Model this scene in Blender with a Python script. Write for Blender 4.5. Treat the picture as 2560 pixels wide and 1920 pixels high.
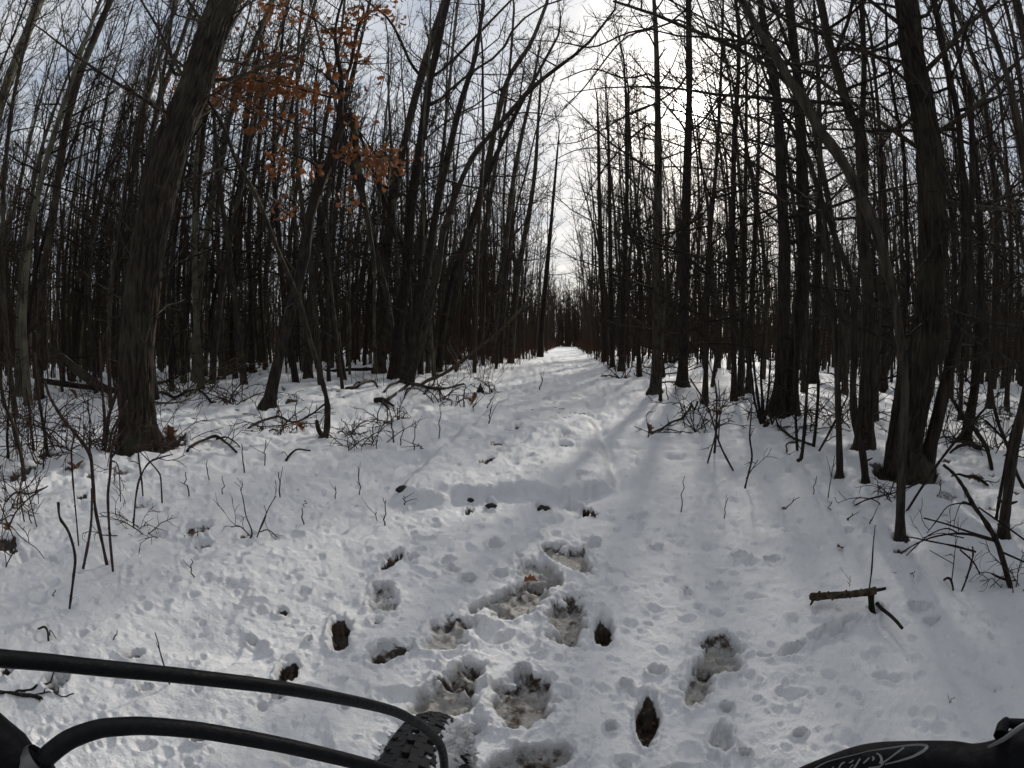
import bpy, math, random
import numpy as np
from mathutils import Vector
from mathutils.bvhtree import BVHTree

for _o in list(bpy.data.objects):
    bpy.data.objects.remove(_o)
SC = bpy.context.scene
COL = SC.collection
R = math.radians

# ------------------------------------------------------------------ camera (wide action-camera fisheye)
PPD = 21.0                      # photograph pixels per degree, equidistant lens
CAM_H = 1.05
PITCH = -5.2
cam = bpy.data.cameras.new('camera')
cam_ob = bpy.data.objects.new('camera', cam)
COL.objects.link(cam_ob)
cam_ob.location = (0, 0, CAM_H)
cam_ob.rotation_euler = (R(90 + PITCH), 0, 0)
cam.type = 'PANO'
cam.sensor_fit = 'HORIZONTAL'
cam.sensor_width = 36.0
cam.sensor_height = 27.0
cc = cam if hasattr(cam, 'panorama_type') else cam.cycles
cc.panorama_type = 'FISHEYE_LENS_POLYNOMIAL'
cc.fisheye_fov = R(170)
cc.fisheye_polynomial_k0 = 0.0
cc.fisheye_polynomial_k1 = -R(2560 / PPD) / 36.0
cc.fisheye_polynomial_k2 = 0.0
cc.fisheye_polynomial_k3 = 0.0
cc.fisheye_polynomial_k4 = 0.0
cam.clip_start = 0.01
cam.clip_end = 2000
SC.camera = cam_ob

CP, SP = math.cos(R(PITCH)), math.sin(R(PITCH))
def ray(px, py):
    ax, ay = (px - 1280) / PPD, (960 - py) / PPD
    th = math.hypot(ax, ay)
    if th < 1e-6:
        return np.array([0, CP, SP])
    s, c = math.sin(R(th)), math.cos(R(th))
    x, u, f = s * ax / th, s * ay / th, c
    return np.array([x, f * CP - u * SP, u * CP + f * SP])
EYE = np.array([0, 0, CAM_H])
def pt(px, py, d):
    return EYE + ray(px, py) * d

# ------------------------------------------------------------------ light: veiled sun low ahead, thin cloud
sd = ray(1735, 265)
SUN_EL, SUN_AZ = math.asin(sd[2]), math.atan2(sd[0], sd[1])
world = bpy.data.worlds.new('World'); SC.world = world; world.use_nodes = True
nt = world.node_tree; nt.nodes.clear()
def N(tree, t, **kw):
    n = tree.nodes.new(t)
    for k, v in kw.items():
        setattr(n, k, v)
    return n
def L(tree, a, b):
    tree.links.new(a, b)
def mathn(tree, op, a, b=None, c=None, clamp=False):
    n = N(tree, 'ShaderNodeMath', operation=op, use_clamp=clamp)
    for i, v in enumerate((a, b, c)):
        if v is None: continue
        if isinstance(v, (int, float)): n.inputs[i].default_value = v
        else: L(tree, v, n.inputs[i])
    return n.outputs[0]
def mixc(tree, f, a, b, blend='MIX'):
    n = N(tree, 'ShaderNodeMix', data_type='RGBA', blend_type=blend)
    for s, v in ((n.inputs[0], f), (n.inputs[6], a), (n.inputs[7], b)):
        if isinstance(v, (int, float)): s.default_value = v
        elif isinstance(v, tuple): s.default_value = v + (1,) if len(v) == 3 else v
        else: L(tree, v, s)
    return n.outputs[2]
sky = N(nt, 'ShaderNodeTexSky', sky_type='NISHITA', sun_disc=False)
sky.sun_elevation = SUN_EL; sky.sun_rotation = SUN_AZ
sky.air_density = 1.2; sky.dust_density = 3.0
tc = N(nt, 'ShaderNodeTexCoord')
sep = N(nt, 'ShaderNodeSeparateXYZ'); L(nt, tc.outputs['Generated'], sep.inputs[0])
zz = mathn(nt, 'ADD', mathn(nt, 'MAXIMUM', sep.outputs[2], 0.0), 0.16)
comb = N(nt, 'ShaderNodeCombineXYZ')
L(nt, mathn(nt, 'DIVIDE', sep.outputs[0], zz), comb.inputs[0])
L(nt, mathn(nt, 'DIVIDE', sep.outputs[1], zz), comb.inputs[1])
mapn = N(nt, 'ShaderNodeMapping'); L(nt, comb.outputs[0], mapn.inputs[0])
mapn.inputs['Rotation'].default_value = (0, 0, 0.6); mapn.inputs['Scale'].default_value = (1.0, 1.7, 1)
cn = N(nt, 'ShaderNodeTexNoise'); L(nt, mapn.outputs[0], cn.inputs['Vector'])
cn.inputs['Scale'].default_value = 1.7; cn.inputs['Detail'].default_value = 7; cn.inputs['Roughness'].default_value = 0.6
cr = N(nt, 'ShaderNodeMapRange'); L(nt, cn.outputs[0], cr.inputs[0])
cr.inputs[1].default_value = 0.36; cr.inputs[2].default_value = 0.62
dot = N(nt, 'ShaderNodeVectorMath', operation='DOT_PRODUCT'); L(nt, tc.outputs['Generated'], dot.inputs[0])
dot.inputs[1].default_value = tuple(sd)
dp = mathn(nt, 'MAXIMUM', dot.outputs['Value'], 0.0)
g1 = mathn(nt, 'MULTIPLY', mathn(nt, 'POWER', dp, 5.0), 1.7)
g2 = mathn(nt, 'MULTIPLY', mathn(nt, 'POWER', dp, 80.0), 10.0)
g3 = mathn(nt, 'MULTIPLY', mathn(nt, 'POWER', dp, 3000.0), 160.0)
glow = mathn(nt, 'ADD', mathn(nt, 'ADD', g1, g2), g3)
cloud = mixc(nt, cr.outputs[0], (4.9, 5.6, 6.8), (8.8, 9.0, 9.3))
glc = N(nt, 'ShaderNodeVectorMath', operation='SCALE'); glc.inputs[0].default_value = (1.0, 0.985, 0.95)
L(nt, glow, glc.inputs['Scale'])
skyc = mixc(nt, 0.82, sky.outputs[0], cloud)
add = N(nt, 'ShaderNodeVectorMath', operation='ADD'); L(nt, skyc, add.inputs[0]); L(nt, glc.outputs[0], add.inputs[1])
bg = N(nt, 'ShaderNodeBackground'); L(nt, add.outputs[0], bg.inputs[0]); bg.inputs[1].default_value = 0.11
wo = N(nt, 'ShaderNodeOutputWorld'); L(nt, bg.outputs[0], wo.inputs[0])

sun = bpy.data.lights.new('sun', 'SUN'); sun_ob = bpy.data.objects.new('sun', sun); COL.objects.link(sun_ob)
sun.energy = 4.6; sun.angle = R(1.8); sun.color = (1.0, 0.94, 0.86)
sun_ob.rotation_euler = Vector(tuple(sd)).to_track_quat('Z', 'Y').to_euler()
sun_ob.location = (12, 30, 25)
SC.view_settings.view_transform = 'Standard'; SC.view_settings.look = 'None'
SC.view_settings.exposure = -0.34; SC.view_settings.gamma = 1.0; SC.view_settings.use_curve_mapping = False
SC.render.engine = 'CYCLES'
SC.cycles.max_bounces = 5; SC.cycles.diffuse_bounces = 2; SC.cycles.glossy_bounces = 2
SC.cycles.use_denoising = True
SC.cycles.use_adaptive_sampling = True; SC.cycles.adaptive_threshold = 0.05

SC.render.filter_size = 1.5

# ------------------------------------------------------------------ mesh helpers
def smooth_mesh(name, V, F4, mat, F3=None, smooth=True):
    """V (n,3), F4 (m,4) quads, F3 (k,3) triangles"""
    me = bpy.data.meshes.new(name)
    V = np.asarray(V, np.float32); F4 = np.asarray(F4, np.int32).reshape(-1, 4)
    F3 = np.zeros((0, 3), np.int32) if F3 is None else np.asarray(F3, np.int32).reshape(-1, 3)
    me.vertices.add(len(V)); me.vertices.foreach_set('co', V.ravel())
    nl = F4.size + F3.size
    me.loops.add(nl); me.loops.foreach_set('vertex_index', np.concatenate([F4.ravel(), F3.ravel()]))
    npoly = len(F4) + len(F3); me.polygons.add(npoly)
    st = np.concatenate([np.arange(len(F4)) * 4, F4.size + np.arange(len(F3)) * 3]).astype(np.int32)
    me.polygons.foreach_set('loop_start', st)
    me.polygons.foreach_set('use_smooth', np.full(npoly, smooth))
    me.update(calc_edges=True)
    if mat is not None: me.materials.append(mat)
    return me

class MB:
    """collects tubes and loose geometry into one mesh"""
    def __init__(s): s.t = {}; s.V = []; s.F = []; s.T = []; s.n = 0
    def tube(s, P, rad, sides=5):
        P = np.asarray(P, float)
        rad = np.asarray(rad, float) if np.ndim(rad) else np.full(len(P), float(rad))
        s.t.setdefault((len(P), sides), []).append((P[None], rad[None]))
    def tubes(s, P, rad, sides=3):
        if len(P): s.t.setdefault((P.shape[1], sides), []).append((P, rad))
    def raw(s, V, F=(), T=()):
        V = np.asarray(V, float)
        if len(F): s.F.append(np.asarray(F) + s.n)
        if len(T): s.T.append(np.asarray(T) + s.n)
        s.V.append(V); s.n += len(V)
    def box(s, c, h, rot=None):
        q = np.array([[x, y, z] for x in (-1, 1) for y in (-1, 1) for z in (-1, 1)]) * np.array(h)
        if rot is not None: q = q @ np.asarray(rot).T
        s.raw(q + np.array(c), [(0, 1, 3, 2), (4, 6, 7, 5), (0, 4, 5, 1), (2, 3, 7, 6), (0, 2, 6, 4), (1, 5, 7, 3)])
    def flush(s):
        for (n, k), lst in s.t.items():
            P = np.concatenate([a for a, b in lst]); rad = np.concatenate([b for a, b in lst]); m = len(P)
            T = np.gradient(P, axis=1); T /= np.linalg.norm(T, axis=2, keepdims=True) + 1e-12
            mean = P[:, -1] - P[:, 0]
            ref = np.zeros((m, 3)); ref[np.arange(m), np.argmin(np.abs(mean), axis=1)] = 1
            U = np.cross(T, ref[:, None, :]); U /= np.linalg.norm(U, axis=2, keepdims=True) + 1e-12
            W = np.cross(T, U)
            a = np.arange(k) * 2 * np.pi / k
            ring = P[:, :, None, :] + rad[:, :, None, None] * (np.cos(a)[None, None, :, None] * U[:, :, None, :] + np.sin(a)[None, None, :, None] * W[:, :, None, :])
            V = ring.reshape(-1, 3)
            i, j = np.meshgrid(np.arange(n - 1), np.arange(k), indexing='ij')
            q = np.stack([i * k + j, i * k + (j + 1) % k, (i + 1) * k + (j + 1) % k, (i + 1) * k + j], -1).reshape(-1, 4)
            F = (q[None] + (np.arange(m) * n * k)[:, None, None]).reshape(-1, 4)
            tri = []
            for e, flip in ((0, True), (n - 1, False)):
                for c in range(1, k - 1):
                    t_ = [e * k, e * k + c, e * k + c + 1]
                    tri.append(t_[::-1] if flip else t_)
            tri = np.array(tri)
            thick = np.where(rad.max(axis=1) > 0.012)[0]
            TT = (tri[None] + (thick * n * k)[:, None, None]).reshape(-1, 3) if len(thick) else np.zeros((0, 3), int)
            s.raw(V, F, TT)
        s.t = {}
    def arrays(s):
        s.flush()
        V = np.concatenate(s.V) if s.V else np.zeros((0, 3))
        F = np.concatenate(s.F) if s.F else np.zeros((0, 4), int)
        T = np.concatenate(s.T) if s.T else np.zeros((0, 3), int)
        return V, F, T
    def mesh(s, name, mat, origin=(0, 0, 0), smooth=True):
        V, F, T = s.arrays()
        return smooth_mesh(name, V - np.array(origin), F, mat, T, smooth)

def link(name, me, parent=None, loc=(0, 0, 0)):
    o = bpy.data.objects.new(name, me); COL.objects.link(o); o.location = tuple(loc)
    if parent is not None: o.parent = parent
    return o
def tag(o, label=None, cat=None, group=None, kind=None):
    if label: o['label'] = label
    if cat: o['category'] = cat
    if group: o['group'] = group
    if kind: o['kind'] = kind
    return o
def thing(name, loc, label, cat, group=None):
    o = bpy.data.objects.new(name, None); COL.objects.link(o); o.location = tuple(loc)
    o.empty_display_size = 0.1
    return tag(o, label, cat, group)

# ------------------------------------------------------------------ noise (numpy)
def _h(ix, iy, seed):
    with np.errstate(over='ignore'):
        h = (ix.astype(np.int64).astype(np.uint32) * np.uint32(374761393) + iy.astype(np.int64).astype(np.uint32) * np.uint32(668265263) + np.uint32((seed * 974634777) & 0xffffffff))
        h = (h ^ (h >> np.uint32(13))) * np.uint32(1274126177)
        h = h ^ (h >> np.uint32(16)); h = h * np.uint32(2246822519); h = h ^ (h >> np.uint32(15))
    return h.astype(np.float64) / 4294967295.0
def vnoise(x, y, seed=0):
    x = np.asarray(x, float); y = np.asarray(y, float)
    ix, iy = np.floor(x), np.floor(y); fx, fy = x - ix, y - iy
    ux, uy = fx * fx * fx * (fx * (fx * 6 - 15) + 10), fy * fy * fy * (fy * (fy * 6 - 15) + 10)
    a, b, c, d = _h(ix, iy, seed), _h(ix + 1, iy, seed), _h(ix, iy + 1, seed), _h(ix + 1, iy + 1, seed)
    return (a + (b - a) * ux) * (1 - uy) + (c + (d - c) * ux) * uy - 0.5
def fbm(x, y, o=4, seed=0, g=0.5):
    r = 0; a = 1.0
    for i in range(o):
        r = r + a * vnoise(x * 2 ** i + 17.3 * i, y * 2 ** i - 9.1 * i, seed + i); a *= g
    return r
def worley(x, y, seed=0):
    ix, iy = np.floor(x), np.floor(y); best = np.full(x.shape, 9.0); idh = np.zeros(x.shape)
    for dx in (-1, 0, 1):
        for dy in (-1, 0, 1):
            cx, cy = ix + dx, iy + dy
            qx = cx + _h(cx, cy, seed); qy = cy + _h(cx, cy, seed + 7)
            d = np.hypot(x - qx, y - qy); k = d < best
            best = np.where(k, d, best); idh = np.where(k, _h(cx, cy, seed + 13), idh)
    return best, idh
def sstep(a, b, x):
    t = np.clip((x - a) / (b - a), 0, 1); return t * t * (3 - 2 * t)

# ------------------------------------------------------------------ ground shape
def path_off(x, y):
    return x - (-0.45 + 0.121 * y)
def ground_low(x, y):
    x = np.asarray(x, float); y = np.asarray(y, float)
    off = np.abs(path_off(x, y)); w = sstep(0.9, 2.6, off)
    h = 0.10 * vnoise(x * .22, y * .22, 3) + w * (0.10 * vnoise(x * .55, y * .55, 5) + 0.07 * vnoise(x * 1.3, y * 1.3, 6) + 0.05 * sstep(1., 3., off))
    return h * sstep(1.0, 4.0, np.hypot(x, y))
def gnd(px, py):
    d = ray(px, py)
    z = 0.0
    for _ in range(4):
        if d[2] >= -0.004: t = (CAM_H - z) / 0.004
        else: t = (CAM_H - z) / -d[2]
        p = EYE + d * t; z = float(ground_low(p[0], p[1]))
    return np.array([p[0], p[1], z])

# ------------------------------------------------------------------ materials
def newmat(name):
    m = bpy.data.materials.new(name); m.use_nodes = True
    t = m.node_tree; return m, t, t.nodes['Principled BSDF']
def simple(name, col, rough=0.6, metal=0.0, vary=0.25, scale=30, bump=0.0, spec=0.5):
    m, t, b = newmat(name)
    n = N(t, 'ShaderNodeTexNoise'); n.inputs['Scale'].default_value = scale; n.inputs['Detail'].default_value = 5
    c = N(t, 'ShaderNodeTexCoord'); L(t, c.outputs['Object'], n.inputs['Vector'])
    L(t, mixc(t, n.outputs[0], tuple(v * (1 - vary) for v in col), tuple(min(1, v * (1 + vary)) for v in col)), b.inputs['Base Color'])
    b.inputs['Roughness'].default_value = rough; b.inputs['Metallic'].default_value = metal
    b.inputs['Specular IOR Level'].default_value = spec
    if bump:
        bn = N(t, 'ShaderNodeBump'); bn.inputs['Strength'].default_value = bump; bn.inputs['Distance'].default_value = 0.01
        L(t, n.outputs[0], bn.inputs['Height']); L(t, bn.outputs[0], b.inputs['Normal'])
    return m
def bark(name, dark, light, lichen=None, sz=(30, 30, 5), lich=0.62):
    m, t, b = newmat(name)
    c = N(t, 'ShaderNodeTexCoord'); mp = N(t, 'ShaderNodeMapping'); L(t, c.outputs['Object'], mp.inputs[0])
    mp.inputs['Scale'].default_value = sz
    n = N(t, 'ShaderNodeTexNoise'); L(t, mp.outputs[0], n.inputs['Vector']); n.inputs['Scale'].default_value = 1.0; n.inputs['Detail'].default_value = 6; n.inputs['Roughness'].default_value = .65
    r = N(t, 'ShaderNodeMapRange'); L(t, n.outputs[0], r.inputs[0]); r.inputs[1].default_value = .38; r.inputs[2].default_value = .64
    oi = N(t, 'ShaderNodeObjectInfo')
    col = mixc(t, r.outputs[0], dark, light)
    n2 = N(t, 'ShaderNodeTexNoise'); L(t, c.outputs['Object'], n2.inputs['Vector']); n2.inputs['Scale'].default_value = 2.3; n2.inputs['Detail'].default_value = 5
    if lichen:
        r2 = N(t, 'ShaderNodeMapRange'); L(t, n2.outputs[0], r2.inputs[0]); r2.inputs[1].default_value = lich - .12; r2.inputs[2].default_value = lich + .08
        f = mathn(t, 'MULTIPLY', r2.outputs[0], 0.75)
        col = mixc(t, f, col, lichen)
    hs = N(t, 'ShaderNodeHueSaturation'); L(t, col, hs.inputs['Color'])
    L(t, mathn(t, 'MULTIPLY_ADD', oi.outputs['Random'], 0.5, 0.75), hs.inputs['Value'])
    L(t, hs.outputs[0], b.inputs['Base Color'])
    b.inputs['Roughness'].default_value = .85; b.inputs['Specular IOR Level'].default_value = .25
    bn = N(t, 'ShaderNodeBump'); bn.inputs['Strength'].default_value = 1.0; bn.inputs['Distance'].default_value = .035
    L(t, n.outputs[0], bn.inputs['Height']); L(t, bn.outputs[0], b.inputs['Normal'])
    return m
M_BARK = bark('bark_grey_brown', (.016, .0125, .009), (.078, .060, .045), (.095, .094, .062))
M_DARK = bark('bark_dark', (.011, .0085, .0065), (.048, .036, .027), (.065, .062, .043), lich=.68)
M_PALE = bark('bark_pale', (.035, .030, .023), (.12, .105, .080), (.14, .145, .09), sz=(18, 18, 4), lich=.55)
M_LICH = bark('bark_lichen', (.018, .014, .010), (.060, .047, .034), (.22, .195, .115), lich=.64)
def plainbark(name, a, b_):
    m, t, b = newmat(name); oi = N(t, 'ShaderNodeObjectInfo')
    L(t, mixc(t, oi.outputs['Random'], a, b_), b.inputs['Base Color']); b.inputs['Roughness'].default_value = .9; b.inputs['Specular IOR Level'].default_value = .1
    return m
M_FINE = plainbark('fine_twig_bark', (.022, .017, .013), (.052, .040, .030))
M_FAR = plainbark('far_bark', (.050, .038, .028), (.050, .038, .028))
M_TWIG = bark('twig_bark', (.028, .021, .016), (.080, .060, .046), None, sz=(40, 40, 40))
M_BRAMBLE = bark('bramble_bark', (.035, .022, .019), (.10, .064, .052), None, sz=(50, 50, 50))
M_REDBR = plainbark('brown_brush', (.062, .031, .018), (.075, .038, .022))
M_DEADW = bark('dead_wood', (.030, .022, .014), (.135, .10, .062), (.12, .125, .06), sz=(30, 30, 30), lich=.6)
def leafmat(name, a, b_, c_):
    m, t, b = newmat(name); oi = N(t, 'ShaderNodeObjectInfo'); g = N(t, 'ShaderNodeNewGeometry')
    r = mathn(t, 'FRACT', mathn(t, 'ADD', oi.outputs['Random'], g.outputs['Random Per Island']))
    n = N(t, 'ShaderNodeTexNoise'); n.inputs['Scale'].default_value = 9; cc_ = N(t, 'ShaderNodeTexCoord'); L(t, cc_.outputs['Object'], n.inputs['Vector'])
    L(t, mixc(t, n.outputs[0], mixc(t, r, a, b_), c_), b.inputs['Base Color']); b.inputs['Roughness'].default_value = .6
    tr = N(t, 'ShaderNodeBsdfTranslucent'); tr.inputs[0].default_value = (c_[0] * .9, c_[1] * .8, c_[2], 1); ms = N(t, 'ShaderNodeMixShader'); ms.inputs[0].default_value = .4
    L(t, b.outputs[0], ms.inputs[1]); L(t, tr.outputs[0], ms.inputs[2]); L(t, ms.outputs[0], t.nodes['Material Output'].inputs[0])
    return m
M_LEAF = leafmat('dry_oak_leaf', (.22, .062, .016), (.10, .034, .014), (.27, .12, .035))
M_LEAFB = leafmat('brown_dead_leaf', (.12, .042, .018), (.06, .025, .013), (.15, .07, .03))
M_EVER = simple('evergreen_leaf', (.04, .065, .035), .5, vary=.4)

# snow
M_SNOW, t, b = newmat('snow')
c = N(t, 'ShaderNodeTexCoord')
def atr(nm):
    a = N(t, 'ShaderNodeAttribute'); a.attribute_name = nm; return a.outputs['Fac']
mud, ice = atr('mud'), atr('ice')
nf = N(t, 'ShaderNodeTexNoise'); L(t, c.outputs['Object'], nf.inputs['Vector']); nf.inputs['Scale'].default_value = 38; nf.inputs['Detail'].default_value = 5; nf.inputs['Roughness'].default_value = .7
nb = N(t, 'ShaderNodeTexNoise'); L(t, c.outputs['Object'], nb.inputs['Vector']); nb.inputs['Scale'].default_value = 3.0; nb.inputs['Detail'].default_value = 4
snowc = mixc(t, nb.outputs[0], (.75, .755, .765), (.82, .82, .82))
nl = N(t, 'ShaderNodeTexVoronoi'); L(t, c.outputs['Object'], nl.inputs['Vector']); nl.inputs['Scale'].default_value = 34
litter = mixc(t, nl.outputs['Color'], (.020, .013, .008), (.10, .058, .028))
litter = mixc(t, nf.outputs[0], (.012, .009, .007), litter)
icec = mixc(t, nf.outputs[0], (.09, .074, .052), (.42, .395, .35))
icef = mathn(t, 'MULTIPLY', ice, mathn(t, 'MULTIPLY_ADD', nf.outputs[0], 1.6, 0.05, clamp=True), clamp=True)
mud_shade_x = mathn(t, 'MULTIPLY_ADD', mathn(t, 'ADD', mathn(t, 'MULTIPLY', mud, 1.5), mathn(t, 'MULTIPLY_ADD', nf.outputs[0], 1.2, -.6)), 3.0, -1.3, clamp=True)  # bare mud and litter, plus the painted far-rim shade of icy prints
colr = mixc(t, mud_shade_x, mixc(t, icef, snowc, icec), litter)
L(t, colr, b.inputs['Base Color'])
wet = mathn(t, 'MAXIMUM', icef, mud_shade_x)
L(t, mathn(t, 'MULTIPLY_ADD', wet, -.28, .62), b.inputs['Roughness'])
b.inputs['Specular IOR Level'].default_value = .35
bn = N(t, 'ShaderNodeBump'); bn.inputs['Strength'].default_value = .75; bn.inputs['Distance'].default_value = .016
nf2 = N(t, 'ShaderNodeTexNoise'); L(t, c.outputs['Object'], nf2.inputs['Vector']); nf2.inputs['Scale'].default_value = 130; nf2.inputs['Detail'].default_value = 4
L(t, mathn(t, 'ADD', nf.outputs[0], mathn(t, 'MULTIPLY', nf2.outputs[0], .35)), bn.inputs['Height']); L(t, bn.outputs[0], b.inputs['Normal'])
M_SNOWCAP = simple('snow_cap', (.80, .82, .85), .6, vary=.06, scale=20, bump=.5)
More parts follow.
